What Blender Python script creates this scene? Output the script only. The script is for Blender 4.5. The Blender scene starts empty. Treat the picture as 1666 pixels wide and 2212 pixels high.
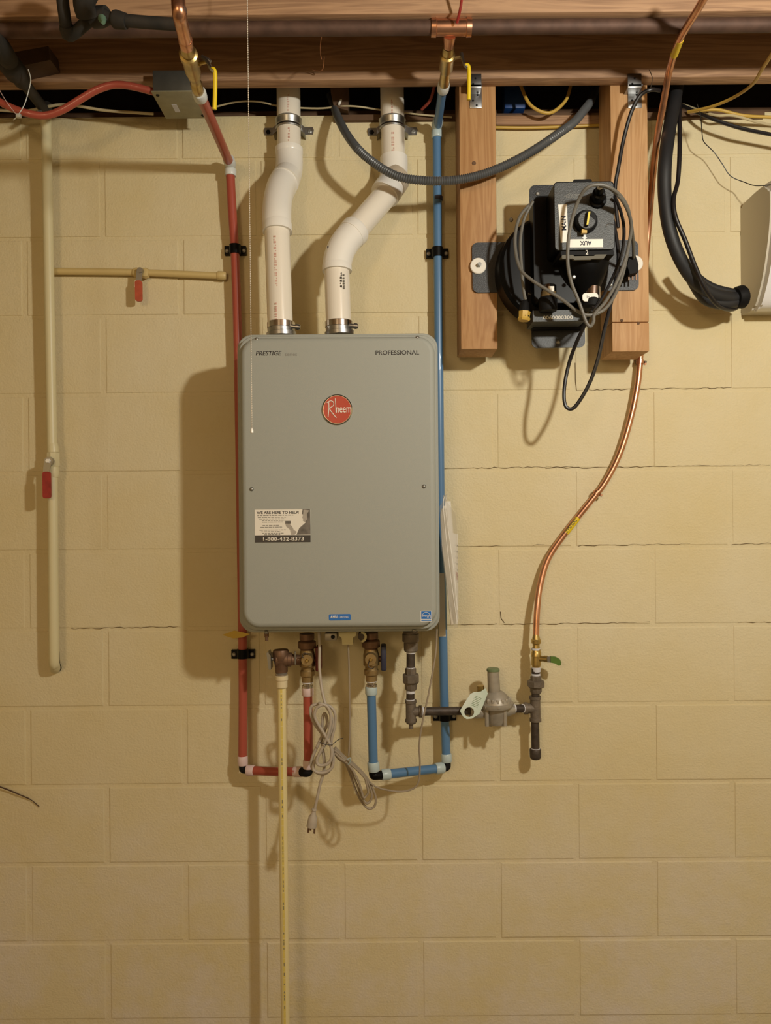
import bpy, bmesh, math, random
from mathutils import Vector, Matrix, noise
random.seed(7)
sc = bpy.context.scene
COL = sc.collection
# ------------------------------------------------------------------ camera
F = 1640.0; CX, CY = 833.0, 1106.0; D = 1.972; EYE = 1.42
TH = math.radians(0.45)
cam = bpy.data.cameras.new('camera'); camo = bpy.data.objects.new('camera', cam); COL.objects.link(camo)
camo.location = (0, -D, EYE)
camo.rotation_euler = (math.radians(90), TH, 0)
cam.sensor_fit = 'VERTICAL'; cam.sensor_height = 24.0; cam.lens = 24.0 * F / 2212.0
cam.clip_start = 0.05
sc.camera = camo
sc.view_settings.view_transform = 'Standard'; sc.view_settings.look = 'None'
sc.view_settings.gamma = 1.0; sc.view_settings.use_curve_mapping = False
sc.view_settings.exposure = 0.0
# ------------------------------------------------------------------ light
w = bpy.data.worlds.new('world'); sc.world = w; w.use_nodes = True
w.node_tree.nodes['Background'].inputs[0].default_value = (0.9, 0.72, 0.5, 1)
w.node_tree.nodes['Background'].inputs[1].default_value = 0.02
L = bpy.data.lights.new('bulb', 'POINT'); L.energy = 78.0; L.color = (1.0, 0.97, 0.86); L.shadow_soft_size = 0.045
Lo = bpy.data.objects.new('bulb', L); COL.objects.link(Lo); Lo.location = (0.87, -1.66, EYE + 0.73)
L2 = bpy.data.lights.new('ambient_fill', 'POINT'); L2.energy = 62.0; L2.color = (1.0, 0.76, 0.46); L2.shadow_soft_size = 0.30  # added soft warm fill for the shaded areas, not an actual lamp
Lo2 = bpy.data.objects.new('ambient_fill', L2); COL.objects.link(Lo2); Lo2.location = (-1.0, -4.2, EYE + 0.72)

# ------------------------------------------------------------------ projection helpers
def P(px, py, d):
    k = (D - d) / F; dx = px - CX; dy = py - CY
    return Vector(((dx*math.cos(TH) + dy*math.sin(TH))*k, -d, EYE - (-dx*math.sin(TH) + dy*math.cos(TH))*k))
def S(n, d): return n * (D - d) / F
# ------------------------------------------------------------------ materials
def lin(c):
    c = c / 255.0
    return c/12.92 if c <= 0.04045 else ((c+0.055)/1.055)**2.4
def rgb(r, g, b): return (lin(r), lin(g), lin(b), 1.0)
def mat(name, col, rough=0.5, metal=0.0, var=0.0, vscale=20.0, bump=0.0, bscale=200.0, col2=None, coat=0.0, stretch=None, trans=0.0, alpha=1.0):
    m = bpy.data.materials.new(name); m.use_nodes = True
    nt = m.node_tree; b = nt.nodes['Principled BSDF']
    c = rgb(*col); b.inputs['Base Color'].default_value = c
    b.inputs['Roughness'].default_value = rough; b.inputs['Metallic'].default_value = metal
    b.inputs['Coat Weight'].default_value = coat
    b.inputs['Transmission Weight'].default_value = trans
    b.inputs['Alpha'].default_value = alpha
    tc = nt.nodes.new('ShaderNodeTexCoord')
    src = tc.outputs['Object']
    if stretch:
        mp = nt.nodes.new('ShaderNodeMapping'); mp.inputs['Scale'].default_value = stretch
        nt.links.new(src, mp.inputs[0]); src = mp.outputs[0]
    if var > 0 or col2:
        n = nt.nodes.new('ShaderNodeTexNoise'); n.inputs['Scale'].default_value = vscale; n.inputs['Detail'].default_value = 5
        nt.links.new(src, n.inputs['Vector'])
        r = nt.nodes.new('ShaderNodeValToRGB')
        r.color_ramp.elements[0].position = 0.35; r.color_ramp.elements[1].position = 0.65
        d2 = rgb(*col2) if col2 else tuple(x*(1+var) for x in c[:3]) + (1,)
        d1 = c if col2 else tuple(x*(1-var) for x in c[:3]) + (1,)
        r.color_ramp.elements[0].color = d1; r.color_ramp.elements[1].color = d2
        nt.links.new(n.outputs['Fac'], r.inputs[0]); nt.links.new(r.outputs[0], b.inputs['Base Color'])
    if bump > 0:
        n = nt.nodes.new('ShaderNodeTexNoise'); n.inputs['Scale'].default_value = bscale; n.inputs['Detail'].default_value = 4
        nt.links.new(src, n.inputs['Vector'])
        bp = nt.nodes.new('ShaderNodeBump'); bp.inputs['Strength'].default_value = bump; bp.inputs['Distance'].default_value = 0.002
        nt.links.new(n.outputs['Fac'], bp.inputs['Height']); nt.links.new(bp.outputs[0], b.inputs['Normal'])
    return m
def wall_mat():
    m = bpy.data.materials.new('painted_block'); m.use_nodes = True
    nt = m.node_tree; b = nt.nodes['Principled BSDF']; N = nt.nodes.new
    b.inputs['Roughness'].default_value = 0.55; b.inputs['Specular IOR Level'].default_value = 0.25
    g = N('ShaderNodeNewGeometry')
    n1 = N('ShaderNodeTexNoise'); n1.inputs['Scale'].default_value = 2.3; n1.inputs['Detail'].default_value = 6; n1.inputs['Roughness'].default_value = 0.6
    nt.links.new(g.outputs['Position'], n1.inputs['Vector'])
    r = N('ShaderNodeValToRGB'); r.color_ramp.elements[0].position = 0.3; r.color_ramp.elements[1].position = 0.7
    r.color_ramp.elements[0].color = rgb(213, 196, 150); r.color_ramp.elements[1].color = rgb(219, 207, 174)
    nt.links.new(n1.outputs['Fac'], r.inputs[0])
    # pale efflorescence low on the wall
    n2 = N('ShaderNodeTexNoise'); n2.inputs['Scale'].default_value = 5.5; n2.inputs['Detail'].default_value = 8; n2.inputs['Roughness'].default_value = 0.7
    nt.links.new(g.outputs['Position'], n2.inputs['Vector'])
    r2 = N('ShaderNodeValToRGB'); r2.color_ramp.elements[0].position = 0.42; r2.color_ramp.elements[1].position = 0.72
    nt.links.new(n2.outputs['Fac'], r2.inputs[0])
    sx = N('ShaderNodeSeparateXYZ'); nt.links.new(g.outputs['Position'], sx.inputs[0])
    mr = N('ShaderNodeMapRange'); mr.inputs['From Min'].default_value = 0.85; mr.inputs['From Max'].default_value = 0.2
    mr.inputs['To Min'].default_value = 0.0; mr.inputs['To Max'].default_value = 0.95
    nt.links.new(sx.outputs['Z'], mr.inputs['Value'])
    mu = N('ShaderNodeMath'); mu.operation = 'MULTIPLY'; nt.links.new(r2.outputs[0], mu.inputs[0]); nt.links.new(mr.outputs[0], mu.inputs[1])
    mx = N('ShaderNodeMix'); mx.data_type = 'RGBA'; nt.links.new(mu.outputs[0], mx.inputs['Factor'])
    nt.links.new(r.outputs[0], mx.inputs['A']); mx.inputs['B'].default_value = rgb(220, 210, 200)
    nt.links.new(mx.outputs['Result'], b.inputs['Base Color'])
    n3 = N('ShaderNodeTexNoise'); n3.inputs['Scale'].default_value = 190; n3.inputs['Detail'].default_value = 3
    n4 = N('ShaderNodeTexNoise'); n4.inputs['Scale'].default_value = 30; n4.inputs['Detail'].default_value = 3
    for n in (n3, n4): nt.links.new(g.outputs['Position'], n.inputs['Vector'])
    ad = N('ShaderNodeMath'); ad.operation = 'MULTIPLY_ADD'; ad.inputs[1].default_value = 1.2
    nt.links.new(n4.outputs['Fac'], ad.inputs[0]); nt.links.new(n3.outputs['Fac'], ad.inputs[2])
    bp = N('ShaderNodeBump'); bp.inputs['Strength'].default_value = 0.55; bp.inputs['Distance'].default_value = 0.0022
    nt.links.new(ad.outputs[0], bp.inputs['Height']); nt.links.new(bp.outputs[0], b.inputs['Normal'])
    return m
def wood_mat(name, c1, c2, stretch):
    m = bpy.data.materials.new(name); m.use_nodes = True
    nt = m.node_tree; b = nt.nodes['Principled BSDF']; N = nt.nodes.new
    b.inputs['Roughness'].default_value = 0.65
    tc = N('ShaderNodeTexCoord'); mp = N('ShaderNodeMapping'); mp.inputs['Scale'].default_value = stretch
    nt.links.new(tc.outputs['Object'], mp.inputs[0])
    n = N('ShaderNodeTexNoise'); n.inputs['Scale'].default_value = 3.2; n.inputs['Detail'].default_value = 7; n.inputs['Distortion'].default_value = 0.8
    nt.links.new(mp.outputs[0], n.inputs['Vector'])
    ma = N('ShaderNodeMath'); ma.operation = 'MULTIPLY'; ma.inputs[1].default_value = 7.0; nt.links.new(n.outputs['Fac'], ma.inputs[0])
    fr = N('ShaderNodeMath'); fr.operation = 'PINGPONG'; fr.inputs[1].default_value = 0.5; nt.links.new(ma.outputs[0], fr.inputs[0])
    r = N('ShaderNodeValToRGB'); r.color_ramp.elements[0].position = 0.05; r.color_ramp.elements[1].position = 0.5
    r.color_ramp.elements[0].color = rgb(*c1); r.color_ramp.elements[1].color = rgb(*c2)
    nt.links.new(fr.outputs[0], r.inputs[0]); nt.links.new(r.outputs[0], b.inputs['Base Color'])
    bp = N('ShaderNodeBump'); bp.inputs['Strength'].default_value = 0.15; bp.inputs['Distance'].default_value = 0.001
    nt.links.new(fr.outputs[0], bp.inputs['Height']); nt.links.new(bp.outputs[0], b.inputs['Normal'])
    return m
M = dict(
 wall=wall_mat(),
 woodx=wood_mat('joist_wood', (150, 114, 84), (180, 141, 106), (0.5, 9, 9)),
 woodz=wood_mat('stud_wood', (164, 119, 73), (182, 139, 92), (9, 9, 0.6)),
 woodz2=wood_mat('stud_wood_pale', (182, 138, 92), (200, 158, 112), (9, 9, 0.6)),
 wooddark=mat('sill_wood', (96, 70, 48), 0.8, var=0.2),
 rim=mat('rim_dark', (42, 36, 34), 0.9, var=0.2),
 concrete=mat('concrete_floor', (120, 112, 100), 0.9, var=0.15, vscale=6),
 sub=mat('subfloor_boards', (110, 84, 58), 0.8, var=0.15),
 crack=mat('crack_dark', (88, 70, 44), 0.9),
 grey=mat('heater_grey', (158, 160, 152), 0.62, bump=0.15, bscale=900),
 greyd=mat('heater_back', (140, 140, 134), 0.5),
 chrome=mat('stainless', (205, 200, 195), 0.18, 1.0),
 zinc=mat('zinc_steel', (165, 165, 165), 0.35, 1.0),
 screw=mat('screw_steel', (150, 148, 142), 0.4, 0.7),
 badge=mat('badge_red', (176, 40, 24), 0.35, coat=0.5),
 black=mat('black_plastic', (9, 9, 10), 0.4),
 blackm=mat('matte_black', (22, 21, 21), 0.6),
 panel=mat('dark_grey_panel', (58, 60, 60), 0.45, bump=0.3, bscale=400),
 plate=mat('grey_bracket', (36, 37, 40), 0.42, bump=0.25, bscale=500),
 iron=mat('black_iron', (72, 62, 54), 0.55, 0.35, var=0.25, vscale=60, bump=0.3, bscale=250),
 ironp=mat('malleable_iron', (112, 101, 88), 0.6, 0.3, var=0.2, vscale=50, bump=0.4, bscale=300),
 oldpipe=mat('tarnished_pipe', (52, 46, 40), 0.75, 0.1, col2=(34, 33, 30), vscale=25),
 verdi=mat('green_patina', (92, 120, 98), 0.8, var=0.2),
 pvc=mat('white_pvc', (236, 228, 214), 0.22, coat=0.3),
 pvcf=mat('white_pvc_fitting', (240, 236, 228), 0.3, coat=0.2),
 cement=mat('pvc_primer', (186, 172, 152), 0.4),
 print_r=mat('pipe_print', (206, 160, 146), 0.5),
 print_k=mat('black_print', (58, 54, 52), 0.5),
 red=mat('red_pex', (168, 78, 62), 0.36, coat=0.2),
 blue=mat('blue_pex', (82, 122, 162), 0.36, coat=0.2),
 ringr=mat('pex_ring_pinkish', (214, 190, 188), 0.4),
 ring=mat('pex_ring_white', (212, 216, 214), 0.35),
 ringb=mat('pex_ring_bluish', (180, 196, 198), 0.35),
 copper=mat('copper', (212, 158, 126), 0.3, 0.95, var=0.12, vscale=40),
 copperd=mat('aged_copper', (92, 68, 56), 0.65, 0.35, var=0.2, vscale=30),
 brass=mat('brass', (190, 166, 108), 0.34, 1.0, var=0.1, vscale=60),
 brassd=mat('dull_brass', (150, 126, 84), 0.45, 0.6, var=0.15, vscale=60),
 bronze=mat('red_bronze', (116, 88, 68), 0.5, 0.55, var=0.15, vscale=60),
 tape=mat('thread_tape', (206, 206, 212), 0.6),
 yellow=mat('yellow_vinyl', (226, 196, 30), 0.4),
 green=mat('green_vinyl', (86, 116, 46), 0.45, var=0.1),
 redgrip=mat('red_grip', (150, 40, 34), 0.5, var=0.15, vscale=80),
 redgrip2=mat('orange_red_grip', (180, 78, 50), 0.45, var=0.1, vscale=80),
 darkred=mat('dark_red_handle', (92, 30, 28), 0.5),
 navy=mat('navy_handle', (44, 46, 66), 0.5),
 paint=mat('painted_pipe', (214, 204, 164), 0.4, bump=0.1, bscale=60),
 paint2=mat('wall_paint_pipe', (204, 180, 122), 0.45, bump=0.15, bscale=90),
 cpvc=mat('cream_cpvc', (230, 214, 160), 0.3, coat=0.2),
 cpvcst=mat('yellow_stripe', (222, 200, 108), 0.4),
 cpvcf=mat('cream_adapter', (222, 206, 168), 0.4),
 cord=mat('grey_cord', (176, 164, 148), 0.5),
 cord2=mat('dark_grey_cord', (104, 100, 92), 0.5),
 cordg=mat('thin_grey_cable', (150, 136, 116), 0.5),
 cordk=mat('black_cord', (28, 25, 26), 0.4),
 foam=mat('black_foam', (34, 34, 36), 0.55, var=0.1, vscale=15),
 conduit=mat('grey_conduit', (84, 86, 88), 0.35, coat=0.1),
 white=mat('white_paper', (232, 226, 214), 0.5),
 cream=mat('cream_plastic', (206, 196, 150), 0.5),
 acwhite=mat('white_plastic', (226, 224, 224), 0.35, coat=0.2),
 acside=mat('beige_shade_plastic', (196, 188, 170), 0.45),  # beige puts the shade on the white unit's side into the colour
 grey2=mat('mid_grey_print', (120, 118, 112), 0.5),
 photo=mat('photo_grey', (104, 98, 92), 0.5, var=0.35, vscale=60),
 photol=mat('photo_light_grey', (168, 160, 150), 0.5, var=0.1, vscale=60),
 stkblue=mat('sticker_blue', (36, 108, 186), 0.4),
 reg=mat('cast_aluminium', (166, 158, 144), 0.45, 0.35, var=0.08, vscale=60),
 regtop=mat('green_cap', (110, 124, 88), 0.5),
 tag=mat('green_white_tag', (206, 214, 200), 0.5, col2=(180, 198, 180), vscale=18),
 yellowleaf=mat('yellow_tag', (206, 172, 66), 0.6),
 film=mat('clear_bag', (226, 222, 214), 0.12, trans=0.85, alpha=0.55),
 jbox=mat('galvanised_plate', (150, 146, 122), 0.5, 0.3, var=0.1, vscale=30),
 jboxd=mat('galvanised_box', (84, 82, 76), 0.5, 0.4, var=0.1, vscale=30),
 cable=mat('nm_cable', (190, 176, 140), 0.5),
 cabley=mat('yellow_cable', (196, 160, 70), 0.5),
 bluebox=mat('blue_box', (20, 62, 120), 0.5),
 chain=mat('bead_chain', (226, 216, 200), 0.3, 0.3),
 caps=mat('white_bell', (244, 240, 230), 0.3),
 brownbox=mat('brown_block', (78, 56, 38), 0.8, var=0.15),
 fibre=mat('clear_fitting', (168, 158, 146), 0.15, 0.6),
 cordtie=mat('dark_tie', (60, 54, 50), 0.5),
 hatch=mat('metal_label', (84, 78, 60), 0.6, 0.0),
)
for k_ in ('black', 'blackm'): M[k_].node_tree.nodes['Principled BSDF'].inputs['Specular IOR Level'].default_value = 0.14
# ------------------------------------------------------------------ object helpers
def finish(bm, name, m, parent=None, sharp=35, loc=None):
    bmesh.ops.recalc_face_normals(bm, faces=bm.faces)
    me = bpy.data.meshes.new(name); bm.to_mesh(me); bm.free()
    return link(me, name, m, parent, sharp, loc)
def link(me, name, m, parent=None, sharp=35, loc=None):
    me.materials.clear(); me.materials.append(M[m] if isinstance(m, str) else m)
    if sharp:
        for p in me.polygons: p.use_smooth = True
        me.set_sharp_from_angle(angle=math.radians(sharp))
        big = [p for p in me.polygons if len(p.vertices) > 15]      # keep large flat faces flat-shaded
        if big:
            at = me.attributes.get('sharp_edge') or me.attributes.new('sharp_edge', 'BOOLEAN', 'EDGE')
            for p in big:
                for li in p.loop_indices: at.data[me.loops[li].edge_index].value = True
    o = bpy.data.objects.new(name, me); COL.objects.link(o)
    if loc is not None: o.location = loc
    if parent is not None:
        o.parent = parent
        # meshes are in room coordinates; only the top-level Empty carries an offset
        o.matrix_parent_inverse = Matrix.Translation(-parent.location) if parent.parent is None else Matrix.Identity(4)
    return o
def tag(o, label, cat, group=None, kind=None):
    o['label'] = label; o['category'] = cat
    if group: o['group'] = group
    if kind: o['kind'] = kind
    return o
def thing(name, loc, label, cat, group=None):
    o = bpy.data.objects.new(name, None); COL.objects.link(o); o.location = loc; o.empty_display_size = 0.02
    return tag(o, label, cat, group)
def box_bm(cx, cy, cz, sx, sy, sz, bev=0.0, seg=2, bm=None):
    b = bmesh.new(); bmesh.ops.create_cube(b, size=1.0)
    for v in b.verts: v.co = Vector((cx + v.co.x*sx, cy + v.co.y*sy, cz + v.co.z*sz))
    if bev > 0: bmesh.ops.bevel(b, geom=b.edges[:], offset=bev, segments=seg, profile=0.5, affect='EDGES')
    if bm is not None:
        me = bpy.data.meshes.new('t'); b.to_mesh(me); b.free(); bm.from_mesh(me); bpy.data.meshes.remove(me); return bm
    return b
def pbox(x0, y0, x1, y1, d0, d1, bev=0.0, bm=None, ref=None, seg=2):
    """box whose FRONT face (at depth d1) spans the given pixels; d0 back."""
    r = d1 if ref is None else ref
    a = P(x0, (y0+y1)/2, r); b = P(x1, (y0+y1)/2, r); t = P((x0+x1)/2, y0, r); u = P((x0+x1)/2, y1, r)
    return box_bm((a.x+b.x)/2, -(d0+d1)/2, (t.z+u.z)/2, abs(b.x-a.x), abs(d1-d0), abs(t.z-u.z), bev, seg, bm)
def tube_bm(pts, rads, seg=12, bm=None, cap=True, closed=False):
    bm = bm or bmesh.new()
    n = len(pts)
    if not hasattr(rads, '__len__'): rads = [rads]*n
    tang = []
    for i in range(n):
        a = pts[(i-1) % n] if (closed or i > 0) else pts[i]
        b = pts[(i+1) % n] if (closed or i < n-1) else pts[i]
        t = b - a
        if t.length < 1e-9: t = tang[-1] if tang else Vector((0, 0, 1))
        tang.append(t.normalized())
    up = Vector((0, 1, 0)) if abs(tang[0].y) < 0.9 else Vector((1, 0, 0))
    nrm = (up - tang[0]*up.dot(tang[0])).normalized()
    rings = []
    for i in range(n):
        nrm = (nrm - tang[i]*nrm.dot(tang[i])).normalized(); bi = tang[i].cross(nrm)
        rings.append([bm.verts.new(pts[i] + (nrm*math.cos(2*math.pi*k/seg) + bi*math.sin(2*math.pi*k/seg))*rads[i]) for k in range(seg)])
    for i in range(n - (0 if closed else 1)):
        a, b = rings[i], rings[(i+1) % n]
        for k in range(seg):
            bm.faces.new((a[k], a[(k+1) % seg], b[(k+1) % seg], b[k]))
    if cap and not closed:
        bm.faces.new(rings[0][::-1]); bm.faces.new(rings[-1])
    return bm
def spline(c, k=6):
    out = []
    n = len(c)
    for i in range(n-1):
        p0 = c[max(i-1, 0)]; p1 = c[i]; p2 = c[i+1]; p3 = c[min(i+2, n-1)]
        for j in range(k):
            t = j/k
            out.append(0.5*((2*p1) + (p2-p0)*t + (2*p0-5*p1+4*p2-p3)*t*t + (3*p1-p0-3*p2+p3)*t**3))
    out.append(c[-1]); return out
def ptube(pl, r, smooth=True, seg=12, k=6, bm=None):
    """pl: (px,py,d) list; r in metres (or list)"""
    c = [P(*p) for p in pl]
    if smooth and len(c) > 2: c = spline(c, k)
    return tube_bm(c, r, seg, bm)
def stack(a, b, prof, seg=20, bm=None, rot=0.0, metres=False):
    """solid of revolution between two pixel points; prof = [(t, radius px)], plain rings"""
    A = P(*a) if not isinstance(a, Vector) else a; B = P(*b) if not isinstance(b, Vector) else b
    if not isinstance(a, Vector) and a[0] == b[0] and a[1] == b[1]: A.x, A.z = B.x, B.z   # points straight out of the wall
    ax = (B-A); t = ax.normalized()
    up = Vector((0, 1, 0)) if abs(t.y) < 0.9 else Vector((1, 0, 0))
    u = (up - t*up.dot(t)).normalized(); v = t.cross(u)
    bm = bm or bmesh.new(); rings = []
    dd = -(A.y+B.y)/2
    for (q, r) in prof:
        rr = r if metres else S(r, dd)
        c = A + ax*q
        rings.append([bm.verts.new(c + (u*math.cos(rot+2*math.pi*k/seg) + v*math.sin(rot+2*math.pi*k/seg))*rr) for k in range(seg)])
    for i in range(len(rings)-1):
        for k in range(seg): bm.faces.new((rings[i][k], rings[i][(k+1) % seg], rings[i+1][(k+1) % seg], rings[i+1][k]))
    bm.faces.new(rings[0][::-1]); bm.faces.new(rings[-1])
    return bm
def slab(poly, d0, d1, bm=None, ref=None):
    """extrude a pixel polygon from depth d0 (back) to d1 (front)"""
    bm = bm or bmesh.new(); r = d1 if ref is None else ref
    w = [P(x, y, r) for x, y in poly]
    f = [bm.verts.new(Vector((p.x, -d1, p.z))) for p in w]; k = [bm.verts.new(Vector((p.x, -d0, p.z))) for p in w]
    bm.faces.new(f); bm.faces.new(k[::-1]); n = len(w)
    for i in range(n): bm.faces.new((f[i], k[i], k[(i+1) % n], f[(i+1) % n]))
    return bm
def rrect(x0, y0, x1, y1, r, n=5):
    out = []
    for cx, cy, a in ((x1-r, y0+r, -90), (x1-r, y1-r, 0), (x0+r, y1-r, 90), (x0+r, y0+r, 180)):
        for i in range(n+1):
            t = math.radians(a + 90*i/n); out.append((cx + r*math.cos(t), cy + r*math.sin(t)))
    return out
def circ(cx, cy, r, n=32): return [(cx + r*math.cos(2*math.pi*i/n), cy + r*math.sin(2*math.pi*i/n)) for i in range(n)]
def text(s, px, py, d, h, m, parent, name='lettering', rot=0.0, shear=0.0, wfit=None, bold=0.0, align='CENTER', th=0.0003):
    """lettering: h = cap height in px, wfit = total width in px, centred on px,py"""
    cu = bpy.data.curves.new('txt', 'FONT'); cu.body = s; cu.size = 1.0; cu.extrude = 0.0; cu.offset = bold; cu.shear = shear
    cu.align_x = 'LEFT'; cu.resolution_u = 3
    o = bpy.data.objects.new('txt', cu); COL.objects.link(o)
    dg = bpy.context.evaluated_depsgraph_get()
    me = bpy.data.meshes.new_from_object(o.evaluated_get(dg)); bpy.data.objects.remove(o)
    xs = [v.co.x for v in me.vertices]; ys = [v.co.y for v in me.vertices]
    mx = (min(xs)+max(xs))/2; my = (min(ys)+max(ys))/2
    k = S(h, d) / (max(ys)-min(ys)); kx = k if wfit is None else S(wfit, d)/(max(xs)-min(xs))
    C0 = P(px, py, d); ca, sa = math.cos(rot), math.sin(rot)
    for v in me.vertices:
        x = (v.co.x-mx)*kx; y = (v.co.y-my)*k
        v.co = Vector((C0.x + x*ca - y*sa, C0.y, C0.z + x*sa + y*ca))
    bm = bmesh.new(); bm.from_mesh(me); bpy.data.meshes.remove(me)
    ex = bmesh.ops.extrude_face_region(bm, geom=bm.faces[:])
    for e in ex['geom']:
        if isinstance(e, bmesh.types.BMVert): e.co.y += th
    return finish(bm, name, m, parent, sharp=0)

# ================================================================== STRUCTURE
WT = EYE + 1.0316                     # wall top
COURSE = 0.2032; BX = 0.4064
zj0 = EYE + (CY - 1186)/831.7 + 0.0    # a bed joint
wall = finish(box_bm(0, 0.102, WT/2, 5.2, 0.200, WT), 'wall_back', 'wall', sharp=0); wall['kind'] = 'structure'
def block_mesh(wd, ht, seed):
    b = bmesh.new(); bmesh.ops.create_cube(b, size=1.0)
    for v in b.verts: v.co = Vector((v.co.x*wd, v.co.y*0.03, v.co.z*ht))
    bmesh.ops.bevel(b, geom=[e for e in b.edges if all(v.co.y < 0 for v in e.verts)], offset=0.0024, segments=2, profile=0.6, affect='EDGES')
    me = bpy.data.meshes.new('block'); b.to_mesh(me); b.free(); return me
full = block_mesh(BX-0.014, COURSE-0.009, 1); half = block_mesh(BX/2-0.009, COURSE-0.008, 2)
capz = WT - (zj0 + 5*COURSE)
fullc = block_mesh(BX-0.014, capz-0.006, 3)
xA = (1240-CX)/831.7
nrow = int((zj0)/COURSE)
for r in range(-nrow, 6):
    z0 = zj0 + r*COURSE; cap = r == 5
    off = xA if (r % 2 == 0) else xA + BX/2
    for i in range(-7, 5):
        cx = off + (i+0.5)*BX
        if abs(cx) + BX/2 > 2.5: continue
        o = bpy.data.objects.new('block', fullc if cap else full); COL.objects.link(o)
        if not o.data.materials: o.data.materials.append(M['wall']); 
        o.parent = wall
        o.location = (cx, 0.015 + random.uniform(-0.0006, 0.0006) , z0 + (capz if cap else COURSE)/2)
        o.rotation_euler = (random.uniform(-.0012, .0012), 0, random.uniform(-.0012, .0012))
def crackline(x0, x1, y, amp=1.5, r=0.0007):
    pts = []; n = int(abs(x1-x0)/9)+2
    for i in range(n):
        pts.append(P(x0+(x1-x0)*i/(n-1), y + random.uniform(-amp, amp), 0.0))
    rads = [r*random.uniform(0.2, 1.2) for _ in pts]
    return tube_bm(pts, rads, 5)
for (x0, x1, y) in ((1180, 1665, 1017), (962, 1240, 1014), (990, 1232, 1182), (1248, 1490, 1185), (1580, 1666, 1187), (1250, 1585, 849), (985, 1070, 1351), (1085, 1400, 1353), (1590, 1666, 1357), (150, 380, 1347)):
    finish(crackline(x0, x1, y), 'crack', 'crack', wall, sharp=0)
finish(tube_bm([P(1078, 1325, 0), P(1079, 1340, 0), P(1086, 1349, 0)], 0.0012, 5), 'crack', 'crack', wall, sharp=0)
finish(tube_bm([P(1248, 790, 0), P(1248, 830, 0), P(1250, 849, 0)], 0.0007, 5), 'crack', 'crack', wall, sharp=0)
# sill plate, rim
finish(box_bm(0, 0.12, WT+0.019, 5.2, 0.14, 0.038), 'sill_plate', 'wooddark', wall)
finish(box_bm(0, 0.185, WT+0.17, 5.2, 0.03, 0.34), 'rim_board', 'rim', wall)
s = finish(pbox(735, 250, 1666, 262, 0.0, 0.012, ref=0.012), 'nailer_and_shade_strip', 'wooddark', wall)  # dark strip stands in for shade along the wall top; the next is wood
s2 = finish(pbox(1085, 254, 1330, 274, 0.0, 0.016, ref=0.016, bev=0.002), 'nailer_and_shade_strip', 'woodx', wall)
JZ = EYE + 1.03
ceil = finish(box_bm(0, -2.3, JZ+0.26, 5.2, 5.2, 0.04), 'ceiling', 'sub'); ceil['kind'] = 'structure'
for dj in (0.147, 0.385, 0.79, 1.20, 1.60, 2.0, 2.41, 2.82):
    finish(box_bm(0, -dj, JZ+0.12, 5.2, 0.035, 0.24, 0.0025), 'joist', 'woodx', ceil)
fl = finish(box_bm(0, -2.3, -0.05, 5.2, 5.2, 0.1), 'floor', 'concrete'); fl['kind'] = 'structure'
for nm, cx, cy, sx, sy in (('wall_left', -2.65, -2.3, 0.1, 5.2), ('wall_right', 2.65, -2.3, 0.1, 5.2), ('wall_front', 0, -4.95, 5.4, 0.1)):
    o = finish(box_bm(cx, cy, 1.33, sx, sy, 2.66), nm, 'wall'); o['kind'] = 'structure'

# ================================================================== STUDS + BRACKETS
def stud(x0, x1, ybot, label, split=None):
    t = thing('wood_post', P((x0+x1)/2, ybot, 0.08), label, 'post', 'posts hanging from the joist')
    a = P(x0, 600, 0.13); b = P(x1, 600, 0.13); zb = P(x0, ybot, 0.13).z; zt = JZ + 0.05
    if split:
        zs = P(x0, split, 0.13).z
        finish(box_bm((a.x+b.x)/2, -0.08, (zs+zt)/2+0.0006, b.x-a.x, 0.10, zt-zs, 0.002), 'post_board', 'woodz2', t)
        finish(box_bm((a.x+b.x)/2, -0.08, (zs+zb)/2-0.0006, b.x-a.x, 0.10, zs-zb, 0.002), 'post_block', 'woodz2', t)
    else:
        finish(box_bm((a.x+b.x)/2, -0.08, (zb+zt)/2, b.x-a.x, 0.10, zt-zb, 0.002), 'post_board', 'woodz', t)
    return t
st1 = stud(1003, 1082, 757, 'left wooden post hanging from the joist, knot near its top')
st2 = stud(1330, 1410, 767, 'right wooden post hanging from the joist, split by a cross joint near its foot', 704)
finish(stack((1036, 355, 0.1295), (1036, 355, 0.1312), [(0, 5), (1, 4)], 10), 'knot', 'wooddark', st1)
finish(stack((1350, 700, 0.1295), (1350, 700, 0.1312), [(0, 3.5), (1, 3)], 10), 'knot', 'wooddark', st2)
finish(stack((1386, 707, 0.1295), (1386, 707, 0.1312), [(0, 3), (1, 3)], 10), 'knot', 'wooddark', st2)
def hurricane(x, y, label, w=28):
    t = thing('metal_bracket', P(x, y, 0.17), label, 'bracket', 'brackets tying posts to the joist')
    b = pbox(x-w/2, y-38, x+w/2, y-8, 0.1655, 0.1685, 0.0008)
    finish(b, 'upper_flange', 'zinc', t)
    finish(pbox(x-w/2, y-8, x+w/2, y+36, 0.131, 0.134, 0.0008, ref=0.134), 'lower_flange', 'zinc', t)
    finish(pbox(x-w/2, y-10, x+w/2, y-7, 0.131, 0.1685, ref=0.16), 'web', 'zinc', t)
    for q in ((x, y-28, 0.1683), (x-5, y-16, 0.1683), (x+4, y+8, 0.134), (x-6, y+20, 0.134), (x+2, y+30, 0.134)):
        finish(stack(q, (q[0], q[1], q[2]+0.001), [(0, 2.4), (1, 2.0)], 8), 'nail_head', 'blackm', t)
hurricane(1042, 200, 'grey metal bracket on the left wooden post beside the yellow valve lever', 26)
hurricane(1386, 205, 'grey metal bracket on the right wooden post behind the black cable', 30)

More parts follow.
